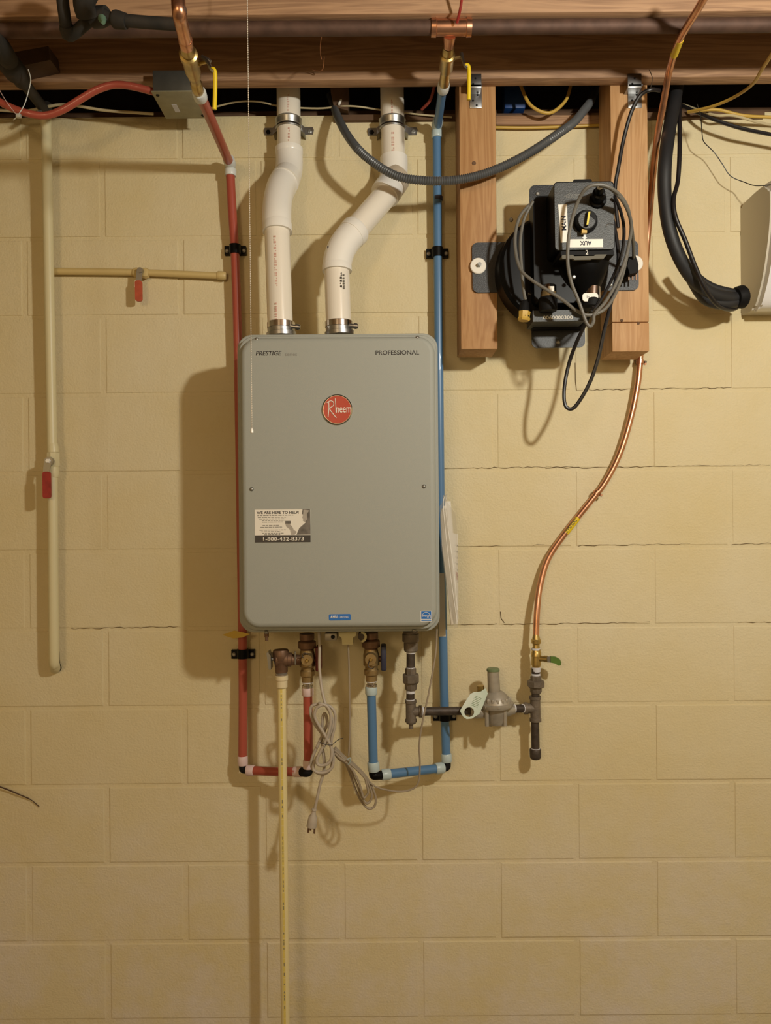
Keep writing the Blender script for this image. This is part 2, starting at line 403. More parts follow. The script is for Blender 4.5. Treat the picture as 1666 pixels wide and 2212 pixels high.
# ================================================================== WATER HEATER
wh = thing('water_heater', P(733, 1360, 0.12), 'grey tankless water heater with red round badge, mounted mid wall', 'water heater')
hc = P(733, 1042, 0.21)
def rslab(x0, y0, x1, y1, r, d0, d1, bev, m, name, parent):
    # rounded-rect slab aligned with the room, bevelled front edge
    b = slab(rrect(x0, y0, x1, y1, r, 7), d0, d1)
    fr = [e for e in b.edges if all(abs(v.co.y + d1) < 1e-6 for v in e.verts)]
    if bev: bmesh.ops.bevel(b, geom=fr, offset=bev, segments=5, profile=0.5, affect='EDGES')
    return finish(b, name, m, parent, 40)
def HX(x, y): return x, y
# unrolled slab: use world-aligned rectangle by rotating px about centre
def ralign(poly, c=(733, 1042)):
    o = []
    for x, y in poly:
        dx, dy = x-c[0], y-c[1]; o.append((c[0]+dx*math.cos(TH)-dy*math.sin(TH), c[1]+dx*math.sin(TH)+dy*math.cos(TH)))
    return o
def hslab(x0, y0, x1, y1, r, d0, d1, bev, m, name, parent=wh):
    """rounded-rectangle pan with a rolled front edge, lofted ring by ring"""
    bm = bmesh.new(); bp = bev*F/(D-d1)
    lv = [(0, d0)] + ([(bp*(1-math.cos(math.radians(a))), d1-bev+bev*math.sin(math.radians(a))) for a in range(0, 91, 15)] if bev else [(0, d1)])
    rings = []
    for ins, d in lv:
        poly = ralign(rrect(x0+ins, y0+ins, x1-ins, y1-ins, r-ins, 9))
        rings.append([bm.verts.new(Vector((P(x, y, d1).x, -d, P(x, y, d1).z))) for x, y in poly])
    n = len(rings[0])
    for i in range(len(rings)-1):
        for k in range(n): bm.faces.new((rings[i][k], rings[i][(k+1) % n], rings[i+1][(k+1) % n], rings[i+1][k]))
    bm.faces.new(rings[0]); bm.faces.new(rings[-1])
    return finish(bm, name, m, parent, 50)
hslab(524, 731, 942, 1345, 6, 0.012, 0.20, 0, 'greyd', 'back_case')
hslab(516, 719.5, 949, 1363.5, 32, 0.17, 0.214, 0.003, 'grey', 'flange')
hslab(519, 723, 946, 1359, 34, 0.21, 0.232, 0.003, 'grey', 'side_step')
hslab(521.5, 725, 943, 1355, 38, 0.228, 0.25, 0.012, 'grey', 'front_cover')
finish(box_bm(hc.x, -0.10, P(733, 1356, 0.2).z+0.004, 0.43, 0.17, 0.01), 'bottom_plate', 'greyd', wh)
for (x, y, d) in ((560, 728, .245), (908, 730, .245), (544, 1052, .25), (917, 1052, .25), (571, 1362, .2145), (891, 1363, .2145)):
    finish(stack((x, y, d-.002), (x, y, d+.004), [(0, 4.6), (.45, 4.6), (.8, 3.2), (1, 1.2)], 12), 'screw', 'screw', wh)
# badge
bd = finish(stack((732, 883, .249), (732, 883, .2545), [(0, 33), (.6, 33), (1, 30.5)], 40), 'badge', 'chrome', wh)
finish(stack((732, 883, .2540), (732, 883, .2550), [(0, 30), (1, 30)], 40), 'badge_face', 'badge', bd)
text('neem', 746, 884, .2556, 12, 'white', bd, 'badge_lettering', wfit=32)
def stroke(pts, r, m, parent, name, d):
    return finish(tube_bm(spline([P(x, y, d) for x, y in pts], 5), r, 6), name, m, parent)
stroke([(712, 899), (714, 882), (714, 867)], 0.0010, 'white', bd, 'badge_lettering', .2556)
stroke([(710, 868), (718, 864), (724, 867), (724, 874), (716, 881), (722, 891), (730, 901)], 0.0010, 'white', bd, 'badge_lettering', .2556)
stroke([(728, 859), (729, 875), (729, 890)], 0.0008, 'white', bd, 'badge_lettering', .2556)
text('PRESTIGE', 586, 759, .2502, 9.5, 'print_k', wh, shear=0.2, wfit=56, bold=0.02)
text('series', 634, 762, .2502, 7, 'grey2', wh, wfit=26)
text('PROFESSIONAL', 864, 762, .2502, 9.5, 'print_k', wh, wfit=94, bold=0.015)
# help sticker
stk = finish(pbox(550, 1097, 670, 1168, .2495, .2505), 'sticker', 'white', wh, sharp=0)
text('WE ARE HERE TO HELP!', 600, 1103.5, .2507, 6, 'print_k', stk, wfit=91, bold=0.03)
for i, (a, b) in enumerate(((556, 634), (557, 618), (560, 616), (566, 616), (566, 612), (567, 604), (562, 610), (560, 617), (564, 606), (566, 612), (570, 605))):
    y = [1109.5, 1113.5, 1117, 1120.5, 1124, 1131, 1135, 1141, 1144.5, 1148, 1151][i]
    bm = bmesh.new(); x = a
    while x < b:
        wl = random.uniform(3, 8); pbox(x, y-0.7, min(x+wl, b), y+0.7, .2504, .2507, bm=bm); x += wl+1.6
    finish(bm, 'small_print', 'grey2', stk, sharp=0)
finish(slab([(670, 1097), (654, 1097), (652, 1107), (659, 1112), (655, 1120), (660, 1126), (646, 1138), (640, 1152), (670, 1152)], .2504, .2507), 'portrait', 'photo', stk, sharp=0)
finish(slab([(656, 1098), (655, 1108), (653, 1115), (655, 1118), (654, 1122), (659, 1125), (664, 1118), (663, 1108), (668, 1100)], .2506, .2508), 'portrait_face', 'photol', stk, sharp=0)
finish(slab([(616, 1128), (624, 1127), (631, 1134), (634, 1141), (641, 1146), (636, 1152), (628, 1152), (626, 1141), (618, 1134)], .2504, .2507), 'portrait_hand', 'photol', stk, sharp=0)
finish(pbox(616, 1122, 628, 1128, .2504, .2508), 'portrait_card', 'photo', stk, sharp=0)
finish(pbox(550, 1152.5, 670, 1168, .2504, .2507), 'dark_band', 'print_k', stk, sharp=0)
text('1-800-432-8373', 611.5, 1160.7, .2510, 8, 'white', stk, wfit=88, bold=0.02)
s = finish(slab(rrect(707, 1325, 754.5, 1338.5, 3), .2495, .2504), 'sticker', 'stkblue', wh, sharp=0)
text('AHRI', 718, 1331, .2506, 6, 'white', s, wfit=16, bold=0.03)
text('CERTIFIED', 739.5, 1331.5, .2506, 4, 'white', s, wfit=22, shear=.2)
s = finish(pbox(905.5, 1320.5, 929.5, 1344, .2495, .2502), 'sticker', 'white', wh, sharp=0)
finish(pbox(906.7, 1321.7, 928.3, 1338.5, .2500, .2504), 'sticker_field', 'stkblue', s, sharp=0)
finish(pbox(906.7, 1340, 928.3, 1342.8, .2500, .2504), 'sticker_field', 'stkblue', s, sharp=0)
stroke([(908, 1332), (912, 1325.5), (919, 1324), (926, 1330), (927, 1337)], .0005, 'white', s, 'arc', .2505)
text('energy', 917, 1332.5, .2506, 6, 'white', s, wfit=17, shear=.3)
# collars on top
for x, d in ((613.5, .15), (739, .155)):
    finish(stack((x+1, 724, d), (x, 700, d), [(0, 32), (.35, 32), (.4, 29.5), (1, 29.5)], 32), 'vent_collar', 'zinc', wh)
# under side bits
finish(stack((572, 1363, .2), (572, 1380, .2), [(0, 5), (.5, 5), (.5, 3.5), (1, 3.5)], 10), 'drain_screw', 'bronze', wh)
b = pbox(697, 1366, 724, 1382, .1, .16, .003)
finish(b, 'terminal_block', 'reg', wh)
finish(stack((715, 1374, .158), (715, 1374, .162), [(0, 4.5), (1, 4.5)], 12), 'terminal_hole', 'blackm', wh)
finish(slab([(728, 1364), (766, 1364), (764, 1373), (759, 1376), (758, 1391), (735, 1391), (734, 1376), (728, 1372)], .11, .165), 'cable_gland', 'cream', wh)
b = stack((778, 1374, .13), (778, 1374, .16), [(0, 9), (1, 9)], 20)
finish(b, 'drain_plug', 'iron', wh)
finish(ptube([(776, 1365, .162), (782, 1367, .162), (786, 1374, .162), (783, 1382, .162), (777, 1385, .162)], .003), 'plug_strap', 'cream', wh)

# ================================================================== VENT PIPES
def clampband(x, y, d, r, parent, dx=34):
    bm = stack((x, y+7, d), (x, y-7, d), [(0, r), (.08, r+1.2), (.92, r+1.2), (1, r)], 36)
    c = finish(bm, 'hose_clamp', 'chrome', parent)
    finish(stack((x+dx-16, y+1, d+.018), (x+dx+7, y+4, d+.018), [(0, 4.5), (.6, 4.5), (.6, 6.5), (.9, 6.5), (.9, 5), (1, 5)], 12), 'clamp_screw', 'zinc', c)
    return c
R2 = 0.0302
# left vent
v1 = thing('vent_pipe', P(613, 712, .15), 'left white vent pipe with an offset of two elbows above the grey heater', 'pipe', 'white vent pipes above the heater')
finish(ptube([(638, 130, .04), (637, 330, .038)], R2, False, 36), 'pipe', 'pvc', v1)
finish(ptube([(608, 480, .148), (612, 702, .15)], R2, False, 36), 'pipe', 'pvc', v1)
def elbow(pts, r, parent, socks, bm_seg=36, name='elbow'):
    o = finish(ptube(pts, r, True, bm_seg, 5), name, 'pvcf', parent)
    for a, b in socks:
        finish(stack(a, b, [(0, 29), (.1, 31), (.9, 31), (1, 29)], 36), 'socket_rim', 'pvcf', parent)
    return o
finish(ptube([(637, 318, .038), (637, 352, .040), (633, 376, .052), (622, 400, .075), (616, 412, .088)], .0345, True, 36), 'elbow', 'pvcf', v1)
finish(ptube([(627, 384, .070), (617, 404, .092), (610, 436, .120), (608, 470, .142), (609, 496, .148)], .0350, True, 36), 'elbow', 'pvcf', v1)
finish(stack((609, 478, .146), (609, 498, .149), [(0, 30.5), (.2, 32), (1, 32)], 36), 'elbow_rim', 'pvcf', v1)
finish(stack((637, 318, .038), (637, 330, .038), [(0, 30), (.8, 30), (1, 29)], 36), 'elbow_rim', 'pvcf', v1)
finish(stack((634, 374, .060), (627, 388, .078), [(0, 28.5), (1, 30.5)], 36), 'elbow_rim', 'pvcf', v1)
clampband(614, 700, .15, 29, v1)
# right vent
v2 = thing('vent_pipe', P(738, 712, .155), 'right white vent pipe with a long slanted section above the grey heater', 'pipe', 'white vent pipes above the heater')
finish(ptube([(861, 130, .04), (862, 345, .038)], R2, False, 36), 'pipe', 'pvc', v2)
finish(ptube([(852, 413, .072), (764, 512, .135)], R2, False, 36), 'pipe', 'pvc', v2)
finish(ptube([(736, 575, .153), (738, 702, .155)], R2, False, 36), 'pipe', 'pvc', v2)
finish(ptube([(863, 342, .038), (863, 362, .040), (861, 384, .046), (853, 404, .060), (842, 422, .070)], .0352, True, 36), 'elbow', 'pvcf', v2)
finish(stack((870, 382, .046), (857, 400, .058), [(0, 30.5), (.3, 31.5), (1, 31.5)], 36), 'primer_ring', 'cement', v2)
finish(stack((853, 405, .064), (842, 421, .074), [(0, 31), (.2, 32.5), (1, 32)], 36), 'elbow_rim', 'pvcf', v2)
finish(ptube([(776, 500, .126), (757, 520, .138), (743, 545, .147), (737, 568, .152), (736, 583, .153)], .0348, True, 36), 'elbow', 'pvcf', v2)
finish(stack((781, 494, .122), (768, 507, .131), [(0, 30.5), (.2, 32.5), (1, 32)], 36), 'elbow_rim', 'pvcf', v2)
finish(stack((736.5, 570, .153), (736.5, 585, .154), [(0, 30.5), (.2, 32), (1, 32)], 36), 'elbow_rim', 'pvcf', v2)
clampband(739, 700, .155, 29, v2)
# printed lines on pipes (flat print on the curved face)
def vprint(x, y0, y1, d, parent, m='print_r', w=5, step=7, dx=0.0):
    bm = bmesh.new(); y = y0
    while y < y1:
        h = random.uniform(2.2, 4.5)
        xx = x + dx*(y-y0)/(y1-y0)
        for k in range(2):
            if random.random() < .8:
                pbox(xx-w/2+k*w*.55, y, xx-w/2+k*w*.55+w*.38, y+h, d-.004, d, bm=bm)
        y += h + random.uniform(1, step-3)
    return finish(bm, 'printed_line', m, parent, sharp=0)
vprint(603, 505, 615, .148+.0315, v1, dx=2); vprint(603, 650, 690, .150+.0308, v1, w=4)
vprint(637, 272, 312, .038+.0312, v1, w=4); vprint(637, 200, 240, .038+.0312, v1, w=4)
vprint(862, 285, 330, .038+.0312, v2, w=6); vprint(861, 212, 250, .038+.0312, v2, w=4)
vprint(745, 587, 618, .1545+.0298, v2, 'print_k', w=4); vprint(751, 590, 622, .1545+.0285, v2, 'grey2', w=3)
bm = bmesh.new()
for i in range(13):
    if i in (5, 6): continue
    t = .12+.76*i/12; x = 852+(764-852)*t+1; y = 413+(512-413)*t-1; d = .072+(.063)*t+.0318
    slab([(x-3, y-1), (x+1, y-5), (x+4, y-2), (x, y+2)], d-.004, d, bm)
finish(bm, 'printed_line', 'print_r', v2, sharp=0)
text('FORSB', 600, 432, .128+.0352, 3.6, 'print_k', v1, wfit=22) if False else None
vprint2 = None
bm = bmesh.new()
for i in range(6): pbox(590+i*4, 430.5, 593+i*4, 433.5, .150, .1525, bm=bm)
finish(bm, 'printed_mark', 'print_k', v1, sharp=0)
bm = bmesh.new()
for i in range(4): pbox(716+i*4, 530-i*.4, 719+i*4, 534-i*.4, .168, .171, bm=bm)
finish(bm, 'printed_mark', 'print_k', v2, sharp=0)
finish(stack((717, 551, .170), (717, 551, .176), [(0, 4), (1, 1)], 3), 'moulded_arrow', 'pvcf', v2)
# straps
def strap(x, y, label):
    t = thing('pipe_strap', P(x, y, .03), label, 'pipe strap', 'metal straps holding the white vent pipes')
    finish(stack((x, y+14, .038), (x, y-10, .038), [(0, 27), (.12, 28.5), (.3, 27), (.4, 28.2), (.8, 28.2), (.88, 29.5), (1, 27)], 36), 'strap_band', 'zinc', t)
    for sgn in (-1, 1):
        bm = slab([(x+sgn*24, y+4), (x+sgn*34, y+8), (x+sgn*36, y+8), (x+sgn*52, y+8), (x+sgn*54, y+14), (x+sgn*52, y+24), (x+sgn*36, y+24), (x+sgn*24, y+14)][::sgn], 0.0, 0.004)
        finish(bm, 'strap_ear', 'zinc', t)
        finish(slab([(x+sgn*22, y-2), (x+sgn*34, y+7), (x+sgn*34, y+22), (x+sgn*22, y+12)][::sgn], 0.002, 0.035), 'strap_leg', 'zinc', t)
        finish(stack((x+sgn*45, y+16, .003), (x+sgn*45, y+16, .008), [(0, 5), (.7, 5), (1, 3)], 6), 'screw', 'blackm' if sgn < 0 else 'screw', t)
strap(637, 264, 'metal strap around the left white vent pipe at the top of the wall')
strap(861, 268, 'metal strap around the right white vent pipe at the top of the wall')

# ================================================================== HOT (red) LINE
RP = 0.0113
def ring(a, b, m, parent, r=12, name='expansion_ring'):
    return finish(stack(a, b, [(0, r-1), (.1, r), (.9, r), (1, r-1)], 24), name, m, parent)
hot = thing('hot_water_pipe', P(516, 1655, .04), 'red plastic pipe running from brass valve down the left side of the heater', 'pipe')
finish(ptube([(447, 200, .404), (508, 347, .045)], RP, False, 20), 'pipe', 'red', hot)
finish(ptube([(509, 365, .035), (512, 450, .033), (517, 560, .031), (520, 800, .03), (520, 1300, .03), (519, 1480, .033), (516, 1632, .04)], RP, True, 20), 'pipe', 'red', hot)
ring((506, 338, .062), (510, 352, .036), 'ring', hot, 12.5); ring((510, 360, .036), (509.5, 375, .036), 'ring', hot, 12.5)
finish(ptube([(509, 349, .045), (510, 356, .034), (510, 362, .035)], .009, True, 14), 'elbow', 'blackm', hot)
ring((444, 192, .42), (448, 206, .395), 'ring', hot, 15)
ring((516, 1628, .04), (516, 1648, .041), 'ringr', hot, 11)
finish(ptube([(516, 1646, .041), (516, 1656, .043), (521, 1658, .045), (532, 1659, .048)], .0095, True, 16), 'elbow', 'blackm', hot)
ring((524, 1659, .047), (541, 1660, .05), 'ringr', hot, 11.5)
finish(ptube([(538, 1660, .05), (590, 1663, .08), (632, 1664, .105)], RP, False, 20), 'pipe', 'red', hot)
ring((627, 1664, .10), (644, 1664, .11), 'ringr', hot, 11.5)
finish(ptube([(640, 1664, .11), (654, 1666, .12), (658, 1662, .12), (658, 1652, .12)], .0108, True, 16), 'elbow', 'blackm', hot)
ring((658, 1657, .12), (658, 1638, .12), 'ringr', hot, 12)
finish(ptube([(658, 1645, .12), (659, 1496, .12)], RP, False, 20), 'pipe', 'red', hot)
ring((659, 1500, .12), (659, 1482, .12), 'ringr', hot, 12.5)

def ball_valve(ax, bx, label, lever, cop, name='shutoff_valve', tee=False):
    """ax -> bx along pipe. brass in-line valve"""
    t = thing(name, P(*bx), label, 'valve', 'brass shutoff valves with yellow levers')
    return t
bv = thing('shutoff_valve', P(436, 160, .42), 'brass shutoff valve with yellow lever above the red pipe', 'valve', 'brass shutoff valves with yellow levers')
finish(stack((443, 193, .418), (418, 92, .607), [(0, 11), (.05, 13.5), (.2, 13.5), (.22, 11.5), (.34, 11.5), (.36, 14), (.42, 14), (.48, 17), (.74, 17), (.76, 19), (.84, 19), (.85, 14), (.92, 15), (1, 12)], 20), 'valve_body', 'brass', bv)
finish(stack((431, 135, .53), (462, 127, .55), [(0, 8), (.5, 6), (.5, 4), (1, 4)], 12), 'valve_stem', 'brass', bv)
finish(stack((458, 119, .55), (470, 128, .55), [(0, 4), (.5, 5), (1, 4)], 8), 'lever_nut', 'zinc', bv)
finish(tube_bm(spline([P(452, 116, .55), P(464, 128, .555), P(471, 142, .56), P(479, 150, .56)], 4), .0035, 8), 'lever_arm', 'zinc', bv)
finish(tube_bm(spline([P(472, 143, .56), P(479, 148, .56), P(479, 190, .55), P(477, 231, .545)], 5), [.0035]*5+[.004]*11, 10), 'lever_grip', 'yellow', bv)
ce = thing('copper_elbow', P(412, 60, .57), 'bright copper elbow rising into the joists at the top left', 'pipe fitting')
finish(ptube([(420, 98, .595), (413, 65, .65), (407, 38, .69), (404, 20, .715), (402, -20, .71), (400, -90, .70)], .0118, True, 20), 'pipe', 'copper', ce)
finish(stack((419, 95, .60), (416, 78, .63), [(0, 14.5), (.9, 15.5), (1, 14)], 20), 'fitting_collar', 'copper', ce)
finish(stack((406, 24, .712), (404, 8, .716), [(0, 15), (.5, 16.5), (1, 15)], 20), 'fitting_collar', 'copperd', ce)

# ================================================================== COLD (blue) LINE
cold = thing('cold_water_pipe', P(957, 1655, .04), 'blue plastic pipe running from brass valve down the right side of the heater', 'pipe')
finish(ptube([(971, 192, .20), (959, 272, .05)], RP*.92, False, 20), 'pipe', 'blue', cold)
finish(ptube([(957, 290, .035), (956, 420, .032), (954, 700, .03), (952, 1100, .03), (953, 1400, .032), (954, 1540, .035), (956, 1640, .04)], RP, True, 20), 'pipe', 'blue', cold)
ring((960, 260, .062), (957, 278, .038), 'ringb', cold, 11.5); ring((957, 283, .036), (957, 300, .036), 'ringb', cold, 12)
ring((957, 426, .032), (957, 436, .032), 'navy', cold, 10.2, 'printed_band')
finish(ptube([(958, 272, .045), (957, 282, .034), (957, 286, .035)], .009, True, 14), 'elbow', 'blackm', cold)
ring((974, 182, .215), (971, 198, .19), 'ring', cold, 13)
ring((956, 1630, .04), (957, 1648, .041), 'ringb', cold, 11.5)
finish(ptube([(957, 1646, .041), (957, 1658, .043), (950, 1661, .045), (940, 1661, .046)], .0095, True, 16), 'elbow', 'blackm', cold)
ring((950, 1660, .044), (932, 1662, .052), 'ringb', cold, 12)
finish(ptube([(935, 1662, .05), (832, 1672, .105)], RP, False, 20), 'pipe', 'blue', cold)
ring((834, 1672, .103), (815, 1674, .11), 'ringb', cold, 12)
finish(ptube([(818, 1674, .11), (802, 1675, .12), (798, 1672, .12), (798, 1662, .12)], .011, True, 16), 'elbow', 'black', cold)
finish(pbox(806, 1672.5, 814, 1674.5, .118, .1235), 'elbow_mark', 'white', cold, sharp=0)
ring((799, 1665, .12), (798, 1645, .12), 'ringb', cold, 13)
finish(ptube([(798, 1652, .12), (796, 1496, .12)], RP, False, 20), 'pipe', 'blue', cold)
ring((796, 1500, .12), (796, 1482, .12), 'ringb', cold, 13)
bv = thing('shutoff_valve', P(980, 130, .3), 'brass shutoff valve with yellow lever above the blue pipe', 'valve', 'brass shutoff valves with yellow levers')
finish(stack((974, 187, .21), (985, 103, .345), [(0, 10), (.05, 11.5), (.3, 11.5), (.34, 11), (.42, 12.5), (.46, 15), (.72, 15), (.74, 16), (.8, 16), (.82, 12), (.9, 13), (1, 11)], 20), 'valve_body', 'brass', bv)
finish(stack((980, 132, .3), (1014, 125, .32), [(0, 7), (.5, 5), (.5, 3.5), (1, 3.5)], 12), 'valve_stem', 'brassd', bv)
finish(tube_bm(spline([P(1013, 118, .32), P(1016, 134, .325), P(1020, 144, .33), P(1027, 148, .33)], 4), .0035, 8), 'lever_arm', 'zinc', bv)
finish(tube_bm(spline([P(1021, 144, .33), P(1028, 148, .33), P(1028, 185, .325), P(1027, 219, .32)], 5), .0042, 10), 'lever_grip', 'yellow', bv)
# header pipe with tee
hp = thing('copper_header', P(990, 68, .38), 'long dark copper pipe running under the nearest joist, with a copper tee', 'pipe')
ZH = JZ - 0.0165
def hpt(px): return Vector((P(px, 65, .382).x, -.382, ZH))
finish(tube_bm([Vector((-2.5, -.382, ZH)), Vector((2.5, -.382, ZH))], .0145, 20), 'pipe', 'copperd', hp)
finish(stack(hpt(948), hpt(1035), [(0, .0155), (0, .0178), (.12, .0185), (.14, .0165), (.86, .0165), (.88, .0185), (1, .0178)], 24, metres=True), 'tee', 'copper', hp)
finish(stack((988, 78, .372), (985, 104, .345), [(0, 14), (.5, 12.5), (.8, 11), (1, 11)], 20), 'tee_branch', 'copper', hp)

# ================================================================== PIPE CLAMPS
def clamp(x, y, d, w, label, h=20):
    t = thing('pipe_clamp', P(x, y, .01), label, 'pipe clamp', 'black plastic clamps on the coloured pipes')
    finish(slab([(x-w, y-h*.45), (x-w*.35, y-h*.45), (x-w*.35, y+h*.5), (x-w, y+h*.5)], 0, .012), 'clamp_ear', 'black', t)
    finish(slab([(x+w*.35, y-h*.45), (x+w, y-h*.45), (x+w, y+h*.5), (x+w*.35, y+h*.5)], 0, .012), 'clamp_ear', 'black', t)
    finish(stack((x, y+h*.45, d), (x, y-h*.55, d), [(0, 12.5), (1, 12.5)], 20), 'clamp_saddle', 'black', t)
    for s in (-1, 1):
        finish(stack((x+s*w*.78, y+1, .011), (x+s*w*.78, y+1, .015), [(0, 4.5), (.6, 4.5), (1, 2.5)], 10), 'screw', 'screw', t)
clamp(517, 535, .031, 23, 'black clamp on the red pipe above the heater')
clamp(520, 1408, .031, 25, 'black clamp on the red pipe below the heater')
clamp(954, 548, .031, 24, 'black clamp on the blue pipe above the heater')
clamp(954, 1549, .034, 25, 'black clamp on the blue pipe behind the iron gas pipe')

# ================================================================== SERVICE VALVES
def service(x, label, hcol, hx0, hx1, hy0, hy1):
    t = thing('service_valve', P(x, 1480, .12), label, 'valve', 'brass service valves under the heater')
    finish(stack((x, 1366, .12), (x, 1402, .12), [(0, 16), (.35, 16), (.4, 13), (.45, 18), (.5, 19.5), (.85, 19.5), (.9, 15), (1, 14)], 24), 'union_nut', 'bronze', t)
    finish(stack((x, 1400, .12), (x, 1470, .12), [(0, 14), (.2, 17), (.5, 17), (.56, 13.5), (.62, 13.5), (.66, 15.5), (.8, 15.5), (.84, 12.5), (1, 12.5)], 24), 'valve_body', 'brassd', t)
    pc = finish(stack((x-1, 1424, .12), (x-1, 1424, .158), [(0, 13), (.9, 13), (1, 12)], 24), 'port_cap', 'brassd', t)
    finish(stack((x-1, 1425, .157), (x-1, 1425, .163), [(0, 4), (.7, 4), (1, 3)], 12), 'port_pin', 'brass', pc)
    finish(stack((x, 1468, .12), (x, 1483, .12), [(0, 11.5), (.3, 12), (.35, 10), (.6, 10), (.65, 12), (1, 12)], 20), 'chrome_adapter', 'chrome', t)
    finish(stack((x, 1466.5, .12), (x, 1472, .12), [(0, 12.3), (1, 12.3)], 20), 'thread_tape', 'tape', t)
    finish(stack((x+10, (hy0+hy1)/2, .12), (hx0+3, (hy0+hy1)/2, .12), [(0, 7), (1, 6)], 12), 'handle_stem', 'bronze', t)
    finish(pbox(hx0, hy0, hx1, hy1, .098, .142, .004, seg=3), 'handle', hcol, t)
    return t, pc
sv, pc = service(659, 'brass hot service valve with dark red handle under the heater', 'darkred', 676, 688, 1396, 1449)
stroke([(650, 1418), (648, 1412), (654, 1408), (662, 1411)], .0012, 'iron', sv, 'cap_strap', .16)
sv, pc = service(797, 'brass cold service valve with navy blue handle under the heater', 'navy', 818, 830, 1396, 1450)
stroke([(796, 1422), (791, 1432), (791, 1439), (798, 1444), (804, 1440)], .0013, 'iron', sv, 'cap_strap', .160)
# relief valve
rv = thing('relief_valve', P(602, 1450, .13), 'bronze pressure relief valve with flat lever on the hot service valve', 'valve')
finish(stack((592, 1420, .13), (645, 1423, .125), [(0, 17), (.45, 17), (.47, 15), (.62, 15), (.64, 12), (1, 11)], 24), 'valve_body', 'bronze', rv)
finish(stack((602, 1400, .13), (603, 1448, .13), [(0, 16), (.1, 17.5), (.45, 17.5), (.55, 14.5), (1, 13.5)], 24), 'valve_outlet', 'bronze', rv)
finish(stack((578, 1420, .13), (594, 1420, .13), [(0, 4), (.6, 4), (.6, 10), (1, 10)], 16), 'spring_stem', 'zinc', rv)
finish(slab([(571, 1407), (575, 1404), (577, 1410), (580, 1412), (580, 1443), (576, 1443), (575, 1441)], .115, .15), 'test_lever', 'zinc', rv)
finish(stack((633, 1404, .14), (633, 1432, .14), [(0, 2), (1, 2)], 8), 'tag_wire', 'zinc', rv)
dp = thing('drain_pipe', P(602, 1480, .13), 'cream plastic drain pipe with yellow stripe dropping from the relief valve', 'pipe')
finish(stack((603, 1445, .13), (603, 1458, .13), [(0, 11.5), (.2, 13), (.35, 11.5), (.5, 13), (.65, 12), (1, 12)], 20), 'threaded_adapter', 'fibre', dp)
finish(stack((603, 1455, .13), (603, 1482, .13), [(0, 14), (.35, 14), (.4, 12.5), (.95, 12.3), (1, 11)], 24), 'adapter', 'cpvcf', dp)
bot = P(599, 2300, .13); bot.z = 0.04
top = P(603, 1478, .13)
finish(tube_bm([top, bot], .0106, 24), 'pipe', 'cpvc', dp)
bm = bmesh.new(); q = top.copy(); n = 60
for i in range(n):
    a = top.lerp(bot, i/n); b = top.lerp(bot, (i+.93)/n)
    for z0, z1 in ((a, b),): 
        box_bm((z0.x+z1.x)/2, z0.y-.0100, (z0.z+z1.z)/2, .0052, .0012, abs(z0.z-z1.z), 0, 2, bm)
finish(bm, 'stripe', 'cpvcst', dp, sharp=0)
bm = bmesh.new(); z = top.z - .01
while z > .1:
    h = random.uniform(.003, .009); t_ = (top.z - z)/(top.z-bot.z)
    if random.random() < .4: box_bm(top.x+(bot.x-top.x)*t_, top.y-.0107, z, .0017, .0003, h, 0, 2, bm)
    z -= h + .004
finish(bm, 'printed_line', 'grey2', dp, sharp=0)

# ================================================================== GAS TRAIN
g = thing('gas_pipe', P(882, 1570, .11), 'black iron gas pipe with unions and tees from the heater to the copper tube', 'pipe')
gx = 883
finish(stack((gx, 1364, .11), (gx, 1408, .11), [(0, 16), (.12, 16), (.14, 18), (.5, 18), (.55, 14), (.6, 15), (.95, 15), (1, 13)], 20), 'reducing_coupling', 'ironp', g)
finish(stack((gx, 1404, .11), (gx-1, 1446, .11), [(0, 9.2), (1, 9.2)], 16), 'nipple', 'iron', g)
def union(x, y0, y1, d, parent):
    h = y1-y0
    finish(stack((x, y0, d), (x, y0+h*.32, d), [(0, 10), (.15, 12), (1, 12)], 8), 'union_end', 'ironp', parent)
    finish(stack((x, y0+h*.28, d), (x, y0+h*.68, d), [(0, 16), (.1, 18.5), (.85, 18.5), (1, 16)], 8, rot=math.pi/8), 'union_nut', 'ironp', parent)
    finish(stack((x, y0+h*.66, d), (x, y1, d), [(0, 13), (.8, 12.5), (1, 11)], 8), 'union_end', 'ironp', parent)
union(gx-1, 1443, 1492, .11, g)
for (x, y, d) in ((gx, 1409, .11), (gx-1, 1445, .11), (gx-2, 1495, .11), (gx-3, 1514, .11)):
    finish(stack((x, y-3, d), (x, y+3, d), [(0, 9.8), (1, 9.8)], 16), 'thread_tape', 'tape', g)
finish(stack((gx-2, 1490, .11), (gx-3, 1520, .11), [(0, 9), (1, 9)], 16), 'nipple', 'iron', g)
def teefit(x, y, d, side, parent, y0=-24, y1=26):
    bm = stack((x, y+y0, d), (x, y+y1, d), [(0, 12.5), (.12, 12.5), (.14, 11), (.86, 11), (.88, 12.5), (1, 12.5)], 20)
    stack((x, y, d), (x+side*24, y, d), [(0, 10.5), (.7, 10.5), (.72, 13), (1, 13)], 20, bm)
    finish(bm, 'tee', 'ironp', parent)
teefit(881, 1538, .11, 1, g, -25, 22)
finish(stack((881, 1558, .11), (881, 1575, .11), [(0, 11), (.3, 10.5), (.4, 7), (.45, 5), (1, 5)], 10), 'drain_plug', 'ironp', g)
finish(stack((904, 1538, .11), (908, 1538, .109), [(0, 10), (1, 10)], 16), 'thread_tape', 'tape', g)
finish(ptube([(904, 1538, .11), (1010, 1538, .09)], .0103, False, 16), 'nipple', 'iron', g)
gr = 1150
teefit(gr, 1535, .055, -1, g, -26, 28)
finish(ptube([(1098, 1535, .07), (1130, 1535, .058)], .0103, False, 16), 'nipple', 'iron', g)
